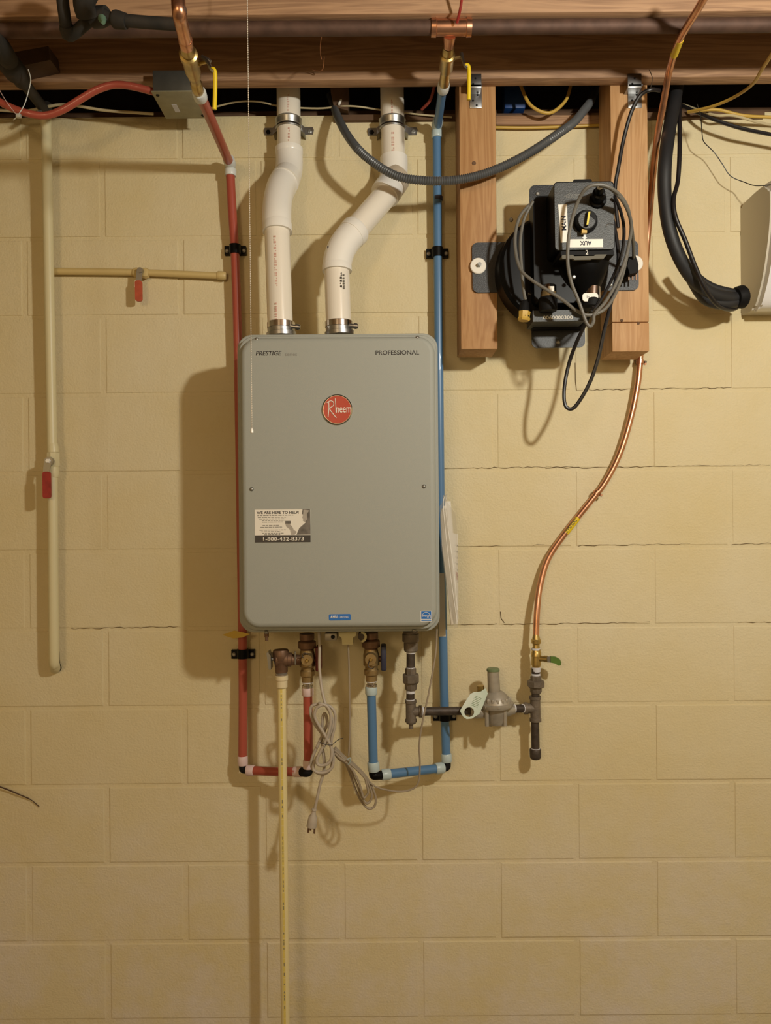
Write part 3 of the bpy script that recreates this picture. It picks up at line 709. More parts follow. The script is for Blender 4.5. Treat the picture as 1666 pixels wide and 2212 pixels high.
for a, b in (((1099, 1535, .07), (1106, 1535, .068)), ((1120, 1535, .06), (1127, 1535, .059))):
    finish(stack(a, b, [(0, 9.5), (1, 9.5)], 16), 'thread_tape', 'tape', g)
finish(ptube([(1149, 1560, .055), (1149, 1630, .055)], .0105, False, 16), 'nipple', 'iron', g)
finish(stack((1148.5, 1622, .055), (1148.5, 1645, .055), [(0, 11), (.1, 12.5), (.75, 12.3), (.93, 10.5), (1, 8)], 16), 'cap', 'iron', g)
finish(stack((1149, 1621, .055), (1149, 1626, .055), [(0, 10.2), (1, 10.2)], 16), 'thread_tape', 'tape', g)
finish(stack((1151, 1500, .055), (1151, 1515, .055), [(0, 9), (1, 9)], 16), 'nipple', 'iron', g)
union(1152, 1464, 1502, .055, g)
finish(stack((1152, 1448, .055), (1152, 1466, .055), [(0, 9), (1, 9)], 16), 'nipple', 'iron', g)
for y in (1460, 1512): finish(stack((1152, y, .055), (1152, y+4, .055), [(0, 10), (1, 10)], 16), 'thread_tape', 'tape', g)
finish(stack((1153, 1446, .055), (1153, 1456, .055), [(0, 10), (1, 9.5)], 16), 'thread_tape', 'tape', g)
gv = thing('gas_valve', P(1153, 1425, .055), 'brass gas valve with green lever at the foot of the copper tube', 'valve')
finish(stack((1154, 1396, .055), (1153, 1450, .055), [(0, 7), (.18, 8), (.2, 9.5), (.3, 9.5), (.33, 10.5), (.5, 11), (.52, 10), (.8, 10.5), (.85, 10.5), (.87, 9), (1, 9)], 18), 'valve_body', 'brass', gv)
finish(stack((1153, 1405, .055), (1153, 1409, .055), [(0, 10), (1, 10)], 16), 'thread_tape', 'tape', gv)
finish(stack((1154, 1374, .055), (1154, 1398, .055), [(0, 6), (.5, 9), (.55, 10.5), (.85, 10.5), (.9, 8), (1, 8)], 12), 'flare_nut', 'brass', gv)
finish(stack((1160, 1428, .06), (1178, 1429, .07), [(0, 6), (.6, 6), (.6, 7), (1, 7)], 12), 'valve_stem', 'brass', gv)
finish(slab([(1176, 1424), (1186, 1424), (1186, 1437), (1176, 1436)], .066, .071), 'lever_arm', 'zinc', gv)
finish(slab([(1185, 1424), (1196, 1425), (1205, 1430), (1208, 1437), (1207, 1443), (1202, 1444), (1194, 1439), (1185, 1437)], .063, .073), 'lever_grip', 'green', gv)
# regulator
rg = thing('gas_regulator', P(1064, 1560, .08), 'cast grey gas regulator with tall green-capped stack on the gas pipe', 'regulator')
finish(stack((1062, 1520, .085), (1060, 1450, .085), [(0, 14), (.72, 13), (.85, 13), (1, 12.5)], 24), 'spring_tower', 'reg', rg)
finish(stack((1060, 1453, .085), (1060, 1447, .085), [(0, 14), (.7, 14), (1, 12)], 24), 'tower_cap', 'regtop', rg)
finish(stack((1065, 1530, .085), (1064, 1496, .085), [(0, 36), (.12, 38), (.25, 38), (.28, 33), (.5, 31), (.75, 24), (1, 14)], 36), 'diaphragm_case', 'reg', rg)
finish(stack((1065, 1527, .085), (1065, 1521, .085), [(0, 36), (.2, 39), (.8, 39), (1, 36)], 8), 'case_flange', 'reg', rg)
for i in range(9):
    a = math.radians(-90 - 80 + 20*i); c = P(1065, 1513, .085); rr = S(31, .085)
    finish(box_bm(c.x + rr*math.cos(a)*.98, c.y + rr*math.sin(a)*.98, c.z, .006, .004, .010, .001), 'cooling_rib', 'reg', rg)
finish(stack((1066, 1524, .085), (1066, 1568, .085), [(0, 30), (.3, 24), (.85, 21), (1, 17)], 24), 'valve_chamber', 'reg', rg)
for x, dd in ((1045, .105), (1084, .105), (1052, .055), (1080, .055)):
    finish(stack((x, 1528, dd), (x, 1572, dd), [(0, 5), (1, 4.5)], 10), 'case_bolt', 'reg', rg)
finish(stack((1008, 1541, .09), (1104, 1537, .07), [(0, 12), (.12, 14.5), (.3, 15), (.7, 15), (.88, 14), (.94, 11), (1, 10.5)], 24), 'flow_body', 'reg', rg)
finish(stack((1034, 1520, .085), (1032, 1484, .085), [(0, 9), (.4, 9), (.4, 8), (1, 8)], 16), 'vent_limiter', 'brass', rg)
finish(slab([(1089, 1527), (1100, 1527), (1100, 1534), (1089, 1534)], .09, .0935), 'label_patch', 'tape', rg, sharp=0)
tg = thing('paper_tag', P(1015, 1520, .125), 'pale green paper tag with a round hole hung on the gas regulator', 'tag')
bm = bmesh.new()
outer = [(1043, 1490), (1048, 1501), (1037, 1528), (1029, 1545), (1013, 1555), (1001, 1556), (994, 1551), (987, 1538), (998, 1520), (1010, 1502), (1018, 1498), (1033, 1497)]
hole = circ(1007, 1541, 10.8, 12)
# connect ring: triangulate fan between outer and hole
import itertools
dt = .128
def tagpt(x, y, dd): 
    p = P(x, y, .128 - (1555-y)*.0003); p.y -= dd; return p
no = len(outer)
cang = lambda x, y: math.atan2(y-1541, x-1007)
allo = sorted(outer, key=lambda p: cang(*p)); allh = sorted(hole, key=lambda p: cang(*p))
for dd in (0, .0008):
    pass
vo = [bm.verts.new(tagpt(x, y, 0)) for x, y in allo]; vh = [bm.verts.new(tagpt(x, y, 0)) for x, y in allh]
for i in range(no):
    bm.faces.new((vo[i], vo[(i+1) % no], vh[(i+1) % no], vh[i]))
geo = bmesh.ops.extrude_face_region(bm, geom=bm.faces[:])
for e in geo['geom']:
    if isinstance(e, bmesh.types.BMVert): e.co.y += .0008
finish(bm, 'tag_sheet', 'tag', tg, sharp=0)
bm = bmesh.new()
for i in range(7):
    x0, y0 = 1028-i*1.5, 1508+i*3.2
    a = tagpt(x0-8, y0-2, .0004); b = tagpt(x0+6, y0+4, .0004)
    tube_bm([a, b], .0004, 4, bm)
finish(bm, 'tag_print', 'green', tg, sharp=0)

# ================================================================== COPPER TUBE
ct = thing('copper_tube', P(1154, 1375, .055), 'bright copper tube curving down the right side to the gas valve', 'pipe')
tp = [(1575, -60, .60), (1530, 22, .50), (1483, 98, .36), (1462, 160, .25), (1448, 230, .19), (1434, 300, .14), (1421, 400, .09), (1413, 480, .04), (1405, 560, .016), (1396, 660, .016), (1391, 745, .018), (1387, 800, .022), (1381, 845, .022), (1365, 915, .022), (1340, 990, .022), (1308, 1050, .022), (1272, 1095, .022), (1222, 1156, .022), (1183, 1212, .025), (1164, 1272, .035), (1157, 1325, .048), (1154, 1380, .055)]
finish(ptube(tp, .0079, True, 16, 6), 'tube', 'copper', ct)
cb = finish(ptube([(1248, 1125, .022), (1222, 1157, .022)], .0083, False, 16), 'tape_band', 'yellow', ct)
text('2 PSI GAS', 1234, 1142, .031, 6.5, 'print_k', cb, rot=math.radians(51), wfit=34)
finish(ptube([(1485, 95, .365), (1472, 128, .305)], .0086, False, 16), 'tape_band', 'yellow', ct)
def bell(x, y, label, ang):
    t = thing('tube_clip', P(x, y, .01), label, 'clip', 'metal clips holding the copper tube')
    finish(stack((x, y, 0), (x, y, .012), [(0, 7), (.6, 7), (1, 4)], 14), 'clip_base', 'zinc', t)
    c, s = math.cos(ang), math.sin(ang)
    finish(stack((x-4*c, y-4*s, .022), (x+4*c, y+4*s, .022), [(0, 8.3), (1, 8.3)], 16), 'clip_band', 'copper', t)
    finish(stack((x+9*s, y-6*c, .018), (x+13*s, y-9*c, .026), [(0, 2.5), (1, 2.5)], 8), 'clip_screw', 'zinc', t)
    finish(stack((x+8*abs(s)+2, y+5, .018), (x+8*abs(s)+4, y+5, .028), [(0, 3), (1, 2.5)], 8), 'clip_screw', 'copper', t)
bell(1290, 1072, 'copper clip at the middle of the copper tube', math.radians(130))
bell(1388, 790, 'metal clip on the copper tube right below the right post', math.radians(95))

# ================================================================== LEFT PAINTED PIPES
lp = thing('painted_pipe', P(112, 1430, .03), 'cream painted vertical pipe along the left edge, rounded foot entering the wall', 'pipe')
finish(ptube([(113, 235, .045), (114, 600, .042), (115, 980, .04), (113, 1250, .04), (112, 1405, .04), (113, 1425, .03), (114, 1432, .012), (114, 1434, -.01)], .0125, True, 20), 'pipe', 'paint', lp)
finish(stack((117, 964, .04), (117, 998, .04), [(0, 10), (.1, 13.5), (.9, 13.5), (1, 11)], 8), 'valve_body', 'paint', lp)
finish(stack((117, 998, .04), (117, 1020, .04), [(0, 12), (.6, 12), (1, 10)], 16), 'valve_end', 'paint', lp)
finish(stack((116, 947, .04), (117, 966, .04), [(0, 10.5), (.4, 12), (1, 12)], 16), 'valve_end', 'paint', lp)
finish(stack((106, 985, .05), (106, 985, .070), [(0, 6), (.5, 6), (.5, 10), (1, 9.5)], 20), 'valve_stem', 'zinc', lp)
finish(stack((104, 984, .070), (104, 984, .076), [(0, 5.5), (1, 4.5)], 6), 'lever_nut', 'caps', lp)
finish(slab([(97, 985), (113, 985), (108, 1006), (108, 1012), (94, 1012), (95, 1000)], .068, .071), 'lever_arm', 'zinc', lp)
finish(slab(rrect(92.5, 1007, 109.5, 1065, 5, 3), .066, .073), 'lever_grip', 'redgrip', lp)
finish(tube_bm(spline([P(123, 1396, .02), P(124, 1420, .012), P(127, 1432, .002), P(122, 1440, .001)], 4), .0010, 6), 'paint_crack', 'blackm', lp)
br = thing('branch_pipe', P(310, 585, .015), 'thin wall-coloured horizontal pipe on the upper left of the wall', 'pipe')
finish(ptube([(124, 575, .014), (300, 580, .014), (494, 591, .014)], .0088, True, 16), 'pipe', 'paint2', br)
finish(stack((478, 589.5, .014), (497, 591, .014), [(0, 8.5), (.1, 9.5), (.8, 9.5), (1, 7)], 16), 'end_cap', 'paint2', br)
hv = finish(stack((296, 580, .016), (330, 583, .016), [(0, 8), (.15, 11), (.4, 11), (.45, 9.5), (.6, 11), (.85, 12), (1, 9)], 8), 'valve_body', 'paint2', br)
finish(stack((310, 575, .02), (310, 575, .040), [(0, 5), (.6, 5), (.6, 7), (1, 6)], 14), 'valve_stem', 'zinc', br)
finish(slab([(303, 576), (316, 576), (314, 598), (301, 598)], .034, .037), 'lever_arm', 'zinc', br)
finish(slab(rrect(299, 597, 314, 642, 5, 3), .033, .040), 'lever_grip', 'redgrip2', br)

# ================================================================== TOP LEFT OLD PLUMBING
op = thing('iron_pipe', P(112, 235, .05), 'dark tarnished pipe run with a union feeding the cream painted pipe', 'pipe')
finish(ptube([(113, 240, .045), (107, 222, .08), (80, 185, .17), (40, 130, .30), (0, 80, .40), (-60, 20, .50)], .013, True, 16), 'pipe', 'oldpipe', op)
finish(stack((113, 242, .045), (109, 212, .07), [(0, 12), (.3, 14), (.6, 14), (.7, 17), (1, 15)], 8), 'union_nut', 'oldpipe', op)
finish(stack((66, 166, .21), (30, 118, .32), [(0, 14), (.1, 19), (.45, 19), (.5, 24), (.9, 24), (1, 18)], 16), 'valve_body', 'oldpipe', op)
finish(stack((35, 118, .32), (4, 70, .40), [(0, 20), (.6, 22), (1, 16)], 16), 'valve_bonnet', 'oldpipe', op)
finish(stack((104, 226, .08), (96, 232, .11), [(0, 4), (1, 4)], 8), 'union_screw', 'screw', op)
op2 = thing('old_copper_pipe', P(165, 65, .45), 'tarnished copper elbow and tee with green patina at the top left', 'pipe')
finish(ptube([(150, -40, .52), (156, 20, .5), (163, 62, .47), (175, 62, .47), (205, 38, .48), (232, 20, .5), (262, 32, .5), (330, 40, .5), (400, 46, .5)], .0115, True, 16), 'pipe', 'oldpipe', op2)
finish(stack((160, 44, .485), (164, 70, .465), [(0, 14), (.3, 16), (1, 13)], 16), 'elbow_collar', 'oldpipe', op2)
finish(stack((215, 32, .49), (250, 22, .5), [(0, 18), (.5, 22), (1, 18)], 16), 'tee', 'oldpipe', op2)
finish(stack((236, 24, .50), (240, 40, .52), [(0, 8), (.5, 9), (1, 4)], 10), 'patina_lump', 'verdi', op2)
finish(stack((262, 32, .5), (290, 38, .5), [(0, 17), (.2, 19), (1, 16)], 16), 'coupling', 'oldpipe', op2)
finish(ptube([(205, 25, .51), (200, -10, .53), (230, -60, .55)], .02, True, 14), 'riser', 'oldpipe', op2)
bb = finish(slab([(48, 100), (54, 132), (124, 118), (120, 88)], .166, .22), 'wood_block', 'brownbox'); tag(bb, 'small brown wooden block on the joist face beside the dark iron valve', 'wood block')
zt = thing('zip_tie', P(52, 235, .28), 'long thin pale cable tie looped round the red hose at the top left', 'cable tie')
finish(ptube([(50, 240, .28), (66, 215, .28), (76, 185, .28), (81, 160, .29), (76, 138, .31)], .0010, True, 6), 'tie_strap', 'ring', zt)
finish(ptube([(50, 236, .28), (30, 210, .28), (12, 178, .28), (4, 150, .29), (6, 128, .31)], .0008, True, 6), 'tie_strap', 'ringr', zt)
finish(pbox(47, 232, 57, 240, .276, .284, .001), 'tie_head', 'ring', zt)
finish(ptube([(50, 240, .28), (42, 247, .28)], .0011, False, 6), 'tie_tail', 'ring', zt)
rh = finish(ptube([(-60, 160, .2), (-10, 192, .2), (30, 216, .2), (70, 232, .2), (112, 238, .19), (150, 226, .19), (190, 203, .19), (225, 184, .19), (262, 174, .19), (300, 178, .19), (345, 190, .18), (380, 200, .16)], .0085, True, 14), 'red_hose', 'red')
tag(rh, 'red flexible water hose dipping behind the cream painted pipe', 'hose')
# junction box
jb = thing('junction_box', P(395, 240, .2), 'galvanised electrical junction box with pale cover beside the red pipe', 'electrical box')
A_ = P(344, 193, .2); B_ = P(437, 193, .2)
zb = EYE + .9865
finish(box_bm((A_.x+B_.x)/2, -.142, zb+.0245, B_.x-A_.x, .116, .049, .002), 'box_body', 'jboxd', jb)
cvr = finish(box_bm((A_.x+B_.x)/2, -.142, zb-.0015, B_.x-A_.x+.006, .122, .003, .0008), 'cover_plate', 'jbox', jb)
for sx, sy in ((.042, -.096), (-.042, -.188)):
    finish(tube_bm([Vector(((A_.x+B_.x)/2+sx, sy, zb-.002)), Vector(((A_.x+B_.x)/2+sx, sy, zb-.0045))], .004, 10), 'screw', 'blackm', cvr)
finish(box_bm((A_.x+B_.x)/2-.015, -.13, zb-.0033, .012, .034, .0006), 'cover_sticker', 'tape', cvr, sharp=0)

# cables in the gap
for (pts, r, m, lab) in (
    ([(-40, 218, .08), (60, 228, .08), (150, 215, .075), (240, 229, .07), (345, 238, .07)], .0035, 'cable', 'pale cable sagging along the wall top left of the junction box'),
    ([(455, 232, .02), (520, 216, .03), (570, 215, .03), (620, 226, .02), (700, 232, .02), (770, 228, .03), (840, 238, .02), (930, 250, .02), (990, 256, .02)], .0022, 'cable', 'thin pale cable running behind the white vent pipes along the wall top'),
    ([(1084, 279, .012), (1150, 281, .012), (1230, 280, .012), (1330, 277, .012)], .0036, 'cabley', 'yellow cable along the wall top between the two wooden posts'),
    ([(1140, 190, .05), (1160, 232, .06), (1200, 250, .06), (1235, 225, .05), (1248, 190, .04)], .0042, 'cabley', 'yellow cable loop hanging in the gap between the two posts'),
    ([(1690, 120, .5), (1660, 165, .4), (1640, 195, .32), (1600, 222, .24), (1550, 242, .18), (1500, 252, .12)], .0035, 'cabley', 'yellow-brown cable sweeping down from the upper right corner'),
    ([(1500, 252, .06), (1560, 248, .06), (1620, 262, .06), (1700, 268, .06), (1900, 285, .06)], .0040, 'cabley', 'flat tan cable along the wall top near the right edge')):
    tag(finish(ptube(pts, r, True, 10), 'electrical_cable', m), lab, 'cable')
o = finish(pbox(1104, 150, 1150, 238, -.06, -.005, .004), 'outlet_box', 'bluebox'); tag(o, 'blue plastic electrical box in the gap above the wall', 'electrical box')
o = finish(ptube([(957, 170, .06), (945, 215, .03), (925, 238, .0)], .004, True, 8), 'red_wire', 'red'); tag(o, 'short red wire behind the blue pipe near the wall top', 'wire')
o = finish(slab([(728, 188), (768, 188), (766, 238), (735, 228)], -.02, .03), 'wood_wedge', 'wooddark'); tag(o, 'small wood offcut wedged above the wall between the vent pipes', 'wood block')
o = finish(stack((751, 214, .03), (746, 224, .036), [(0, 2.5), (1, 3)], 8), 'nail', 'caps'); tag(o, 'bright nail end in the wood offcut between the vent pipes', 'nail')
# bare copper wire on joist
cw = finish(ptube([(712, 68, .37), (708, 100, .33), (710, 125, .30), (716, 120, .26), (712, 148, .2), (700, 150, .18), (690, 148, .18)], .0009, True, 6), 'bare_wire', 'copper'); tag(cw, 'thin bare copper wire hanging in front of the joist above the vents', 'wire')
rw = finish(ptube([(1018, -20, .45), (1012, 20, .43), (1004, 52, .41)], .0028, True, 8), 'orange_wire', 'redgrip'); tag(rw, 'short red wire over the joist above the copper tee', 'wire')

# ================================================================== GREY CONDUIT
pts = [P(*p) for p in ((728, 205, -.05), (746, 258, .07), (775, 308, .145), (815, 348, .165), (870, 381, .175), (935, 392, .178), (1000, 391, .178), (1060, 378, .175), (1120, 354, .17), (1175, 324, .165), (1225, 291, .15), (1254, 270, .11), (1274, 247, .065), (1290, 226, .02), (1302, 198, -.06))]
sp = spline(pts, 26); rads = [.0098 + .0009*math.cos(i*math.pi) for i in range(len(sp))]
cd = finish(tube_bm(sp, rads, 14), 'flexible_conduit', 'conduit', sharp=60); tag(cd, 'grey ribbed flexible conduit hanging in a wide arc across the vents and blue pipe', 'conduit')

# ================================================================== PULL CHAIN
pc = thing('pull_chain', P(547, 928, .5), 'beaded metal pull chain hanging in front of the heater left side', 'chain')
bm = bmesh.new(); a = P(552, -60, .5); b = P(547.3, 920, .5); n = 262
for i in range(n):
    c = a.lerp(b, i/(n-1))
    bmesh.ops.create_icosphere(bm, subdivisions=1, radius=.0013, matrix=Matrix.Translation(c))
tube_bm([a, b], .0003, 4, bm)
o = finish(bm, 'bead_string', 'chain', pc, sharp=60); o['kind'] = 'stuff'
finish(stack((547.3, 921, .5), (547, 931, .5), [(0, 1.5), (.3, 3), (.9, 3.3), (1, 2.5)], 12), 'end_bell', 'caps', pc)

# ================================================================== MANUAL BAG, TAGS
mb = thing('manual_bag', P(965, 1350, .15), 'clear plastic bag of white manuals hung on the right side of the heater', 'bag')
for i, (x0, x1, xb, y0, dq, m) in enumerate(((955, 966, 985, 1100, .16, 'white'), (959, 969, 984, 1095, .135, 'white'), (964, 974, 987, 1085, .11, 'white'), (970, 988, 984, 1154, .08, 'white'))):
    if i == 3: poly = [(x0, y0), (x1, y0+2), (987, 1210), (986, 1345), (976, 1345), (972, 1250)]
    else: poly = [(x0-3, y0+14), (x0, y0), (x1, y0), (x1+3, y0+50), (x1+9, y0+130), (xb, 1350-i*5), (xb-14+i, 1352-i*5), (x0+8, 1260), (x0-1, 1180)]
    finish(slab(poly, dq-.012, dq), 'manual', m, mb)
finish(slab([(981, 1238), (986, 1238), (986, 1255), (981, 1255)], .075, .0808), 'red_print', 'redgrip', mb, sharp=0)
bm = bmesh.new()
for i in range(7): pbox(985.5-(i % 2), 1180+i*13, 988, 1183+i*13, .076, .0806, bm=bm)
finish(bm, 'print_line', 'grey2', mb, sharp=0)
finish(slab([(958, 1072), (966, 1070), (965, 1085), (975, 1098), (984, 1112), (987, 1150), (988, 1300), (985, 1358), (978, 1360), (966, 1300), (953, 1190), (950, 1096), (957, 1085)], .168, .1695), 'plastic_film', 'film', mb)
finish(tube_bm(spline([P(962, 1074, .172), P(958, 1090, .172), P(962, 1150, .172), P(972, 1250, .172), (P(984, 1345, .172))], 6), .0008, 6), 'film_fold', 'pvcf', mb)
finish(tube_bm(spline([P(966, 1072, .16), P(963, 1096, .172), P(967, 1140, .172), P(977, 1220, .172), (P(985, 1320, .172))], 6), .0007, 6), 'film_fold', 'pvcf', mb)
finish(slab([(944, 1240), (958, 1240), (959, 1377), (944, 1377)], .10, .103), 'bag_backing', 'acside', mb)
yl = finish(slab([(476, 1366), (490, 1361), (502, 1357), (520, 1361), (536, 1365), (520, 1372), (500, 1374)], .06, .0615), 'yellow_tag', 'yellowleaf'); tag(yl, 'creased yellow paper tag sticking out beside the red pipe under the heater', 'tag')
tw = finish(ptube([(-30, 1680, .01), (0, 1690, .01), (30, 1703, .008), (56, 1715, .005), (75, 1731, .003)], [.0018]*12+[.0015]*6+[.0010]*7, True, 6), 'brown_line', 'brownbox'); tag(tw, 'thin brown line against the wall at the left edge, low down', 'wire')  # thin brown tube tracing a dark line on the wall

# ================================================================== CORDS UNDER HEATER
pw = thing('power_cord', P(662, 1780, .19), 'light grey power cord bundled in a loop with a plug hanging below the heater', 'power cord')
def cz(c, s, o, r0, d): return [((x/s)+o[0], (y/s)+o[1], d if len(p) == 2 else d+p[2]) for p in c for x, y in ((p[0], p[1]),)]
K = 5.53; O = (560, 1460)
down = [(685, 1360, .15), (686, 1400, .155), (685, 1440, .16), (689, 1485, .17), (697, 1520, .18)]
loop = [(705, 1535), (712, 1560), (702, 1590), (686, 1620), (673, 1640), (668, 1658), (678, 1666), (694, 1666), (709, 1655), (712, 1630), (706, 1608), (690, 1585), (672, 1560), (664, 1535), (668, 1522), (684, 1518)]
loop2 = [(684, 1518), (700, 1524), (708, 1545), (704, 1575), (695, 1600), (682, 1625), (676, 1640), (680, 1650), (694, 1650), (706, 1640), (708, 1615), (698, 1592), (682, 1565), (673, 1545), (677, 1528), (690, 1520)]
loop3 = [(690, 1520), (706, 1524), (717, 1540), (715, 1570), (708, 1600), (710, 1640), (705, 1660), (690, 1670), (672, 1664), (664, 1650), (668, 1630), (680, 1605), (692, 1580), (700, 1560), (696, 1540), (690, 1550), (688, 1600), (692, 1640), (690, 1668), (683, 1690), (676, 1720), (670, 1745)]
allp = down + [(x, y, .185) for x, y in loop] + [(x, y, .195) for x, y in loop2] + [(x, y, .178 - .006*(i > 12)) for i, (x, y) in enumerate(loop3)]
finish(ptube(allp, .0036, True, 10, 5), 'cable', 'cord', pw)
pl = finish(stack((669, 1744, .173), (662, 1785, .173), [(0, 5), (.08, 6), (.1, 4.5), (.3, 5.5), (.45, 9.5), (.75, 11), (.95, 11), (1, 9)], 14), 'plug', 'cord', pw)
finish(slab([(654, 1785), (658, 1786), (657, 1797), (653, 1796)], .170, .172), 'prong', 'bronze', pl)
finish(slab([(659, 1784), (663, 1784), (662, 1792), (658, 1791)], .176, .178), 'prong', 'bronze', pl)
finish(slab([(667, 1785), (671, 1785), (670, 1799), (666, 1798)], .170, .172), 'prong', 'bronze', pl)
finish(tube_bm(spline([P(683, 1601, .2), P(695, 1606, .205), P(709, 1607, .205), P(718, 1600, .2), P(726, 1595, .2), P(734, 1593, .2)], 4), .0009, 6), 'wire_tie', 'cordtie', pw)
c2 = thing('coiled_cable', P(790, 1740, .17), 'grey control cable coiled in a long drooping loop left of the blue pipes', 'cable')
cc = [(748, 1391, .15), (749, 1450, .155), (749, 1520, .16), (748, 1590, .165), (745, 1632, .17)]
finish(ptube(cc, .0021, True, 8), 'lead', 'cordg', c2)
lobes = []
for k, (ex, ey, wd) in enumerate(((800, 1738, 26), (795, 1730, 20), (790, 1724, 14))):
    dd = .165+.007*k
    lobes += [(716, 1612+k*4, dd), (735, 1632+k*3, dd), (757, 1650+k*3, dd), (778, 1672+k*3, dd), (793-k*5, 1696-k*1, dd), (802-k*8, 1722-k*6, dd), (799-k*9, 1741-k*11, dd), (786-k*5, 1746-k*12, dd+.003), (771, 1730-k*12, dd+.003), (758+k*4, 1702-k*7, dd+.003), (748+k*3, 1672-k*4, dd+.003), (738+k, 1648-k, dd+.003), (724+k, 1638-k, dd+.003), (715, 1625, dd+.003)]
finish(ptube(lobes, .0027, True, 10, 5), 'loop', 'cordg', c2)
finish(ptube([(742, 1640, .19), (748, 1636, .192), (749, 1642, .19), (744, 1650, .185)], .0016, True, 8), 'bundle_tie', 'ringb', c2)
finish(ptube([(790, 1690, .17), (810, 1702, .165), (850, 1710, .155), (880, 1706, .15), (895, 1690, .15), (899, 1650, .15), (898, 1610, .15), (906, 1560, .15), (920, 1500, .145), (932, 1440, .14), (938, 1400, .13), (940, 1360, .12)], .0022, True, 8), 'trailing_lead', 'cordg', c2)

# ================================================================== CONTROL UNIT
cu = thing('control_unit', P(1212, 700, .16), 'black round wall device with knob box and MAIN and AUX stickers between the posts', 'switch unit')
finish(slab(rrect(1029, 527, 1388, 635, 12, 4), .131, .136), 'cross_bracket', 'plate', cu)
finish(slab(rrect(1155, 405, 1270, 757, 12, 4), .126, .1305), 'upright_bracket', 'plate', cu)
finish(slab([(1158, 676), (1270, 676), (1270, 700), (1158, 700)], .14, .215), 'number_plate', 'panel', cu)
finish(slab([(1157, 700), (1268, 700), (1268, 714), (1157, 714)], .135, .16), 'plate_ledge', 'blackm', cu)
text('0060000300', 1212, 691.5, .2157, 8, 'white', cu, wfit=64, bold=.015)
for x, s in ((1042, 1), (1381, -1)):
    wsh = finish(stack((x, 577, .136), (x, 577, .140), [(0, 17.5), (.6, 17.5), (1, 16)], 28), 'washer', 'white', cu)
    finish(stack((x, 577, .139), (x+3, 573, .150), [(0, 5), (1, 4.5)], 6), 'lag_screw', 'screw', wsh)
finish(stack((1205, 583, .138), (1205, 583, .196), [(0, 118), (.15, 119), (.85, 115), (1, 108)], 56), 'drum', 'black', cu)
finish(slab(rrect(1162, 428, 1300, 660, 16, 4), .19, .235), 'housing', 'black', cu)
finish(stack((1190, 450, .20), (1190, 560, .20), [(0, 22), (.1, 26), (.9, 26), (1, 24)], 24), 'side_cylinder', 'black', cu)
finish(stack((1270, 552, .245), (1278, 650, .235), [(0, 50), (.12, 52), (.35, 50), (.55, 42), (.8, 28), (1, 20)], 40), 'lower_funnel', 'black', cu)
# knob box
kb = finish(slab(rrect(1207, 399, 1338, 547, 9, 4), .20, .312), 'knob_box', 'black', cu)
fb = slab(rrect(1209, 401, 1336, 546, 8, 4), .311, .316)
finish(fb, 'box_face', 'panel', kb)
finish(slab(rrect(1250, 394, 1290, 402, 3, 3), .20, .30), 'top_lug', 'black', cu)
finish(slab([(1220, 546), (1334, 546), (1336, 558), (1218, 558)], .24, .31), 'box_lip', 'blackm', kb)
text('2', 1277, 552, .3118, 9, 'white', kb)
finish(slab([(1224, 557), (1246, 557), (1250, 560), (1292, 560), (1296, 557), (1320, 557), (1313, 566), (1290, 566), (1284, 568), (1250, 568), (1246, 565), (1218, 565)], .305, .3125), 'metal_label', 'hatch', kb)
kn = finish(stack((1275, 487, .316), (1278, 482, .338), [(0, 25), (.25, 25), (.9, 21), (1, 20)], 36), 'knob', 'black', kb)
finish(stack((1278, 482, .338), (1278, 482, .340), [(0, 18.5), (1, 18)], 30), 'knob_top', 'panel', kn)
finish(slab([(1276, 492), (1280, 463), (1286, 463), (1281, 494)], .338, .350), 'knob_pointer', 'blackm', kn)
finish(slab([(1277, 492), (1282, 464), (1286, 464), (1281, 492)], .349, .3515), 'pointer_line', 'yellow', kn)
finish(pbox(1267, 501, 1278, 510, .325, .334), 'knob_mark', 'cabley', kn, sharp=0)
finish(slab([(1270, 514), (1275, 514), (1275, 519), (1278, 519), (1272, 525), (1267, 519), (1270, 519)], .3155, .3165), 'arrow_mark', 'ring', kb, sharp=0)
s = finish(pbox(1240, 523.5, 1312, 541, .3155, .3168), 'sticker', 'white', kb, sharp=0)
text('AUX', 1275, 532, .3171, 9.5, 'navy', s, rot=math.pi, wfit=25, bold=.02)
s = finish(slab([(1216.5, 448), (1235.5, 447.5), (1237, 529), (1221, 530)], .3155, .3168), 'sticker', 'white', kb, sharp=0)
text('MAIN', 1228, 488, .3171, 10, 'navy', s, rot=math.radians(92), wfit=31, bold=.02)
bm = bmesh.new()
for i, (a, b) in enumerate(((1239, 1265), (1236, 1268), (1230, 1270), (1234, 1276), (1233, 1276))):
    x = a
    while x < b:
        wl = random.uniform(2, 5); pbox(x, 423+i*3, min(x+wl, b), 424.2+i*3, .3157, .3163, bm=bm); x += wl+1.2
finish(bm, 'small_print', 'grey2', kb, sharp=0)
finish(stack((1302, 440, .316), (1307, 412, .372), [(0, 19), (.12, 18), (.15, 14), (.4, 13), (.42, 15), (.6, 13), (.62, 9), (.8, 8.5), (1, 7.5)], 20), 'locking_post', 'black', kb)
finish(stack((1307, 412, .37), (1308, 408, .378), [(0, 7.5), (1, 6)], 8), 'post_tip', 'caps', kb)
# seam line on the face
stroke([(1319, 499), (1321, 493), (1328, 491), (1336, 493)], .0009, 'zinc', kb, 'face_seam', .3165)
for (x, y, d) in ((1173, 423, .131), (1115, 478, .19), (1166, 510, .197), (1174, 598, .197), (1249, 604, .276), (1167, 686, .176), (1212, 745, .131), (1207, 474, .236), (1327, 622, .137)):
    finish(stack((x, y, d-.002), (x, y, d+.003), [(0, 4.5), (.7, 4.2), (1, 2.5)], 10), 'bolt', 'screw', cu)
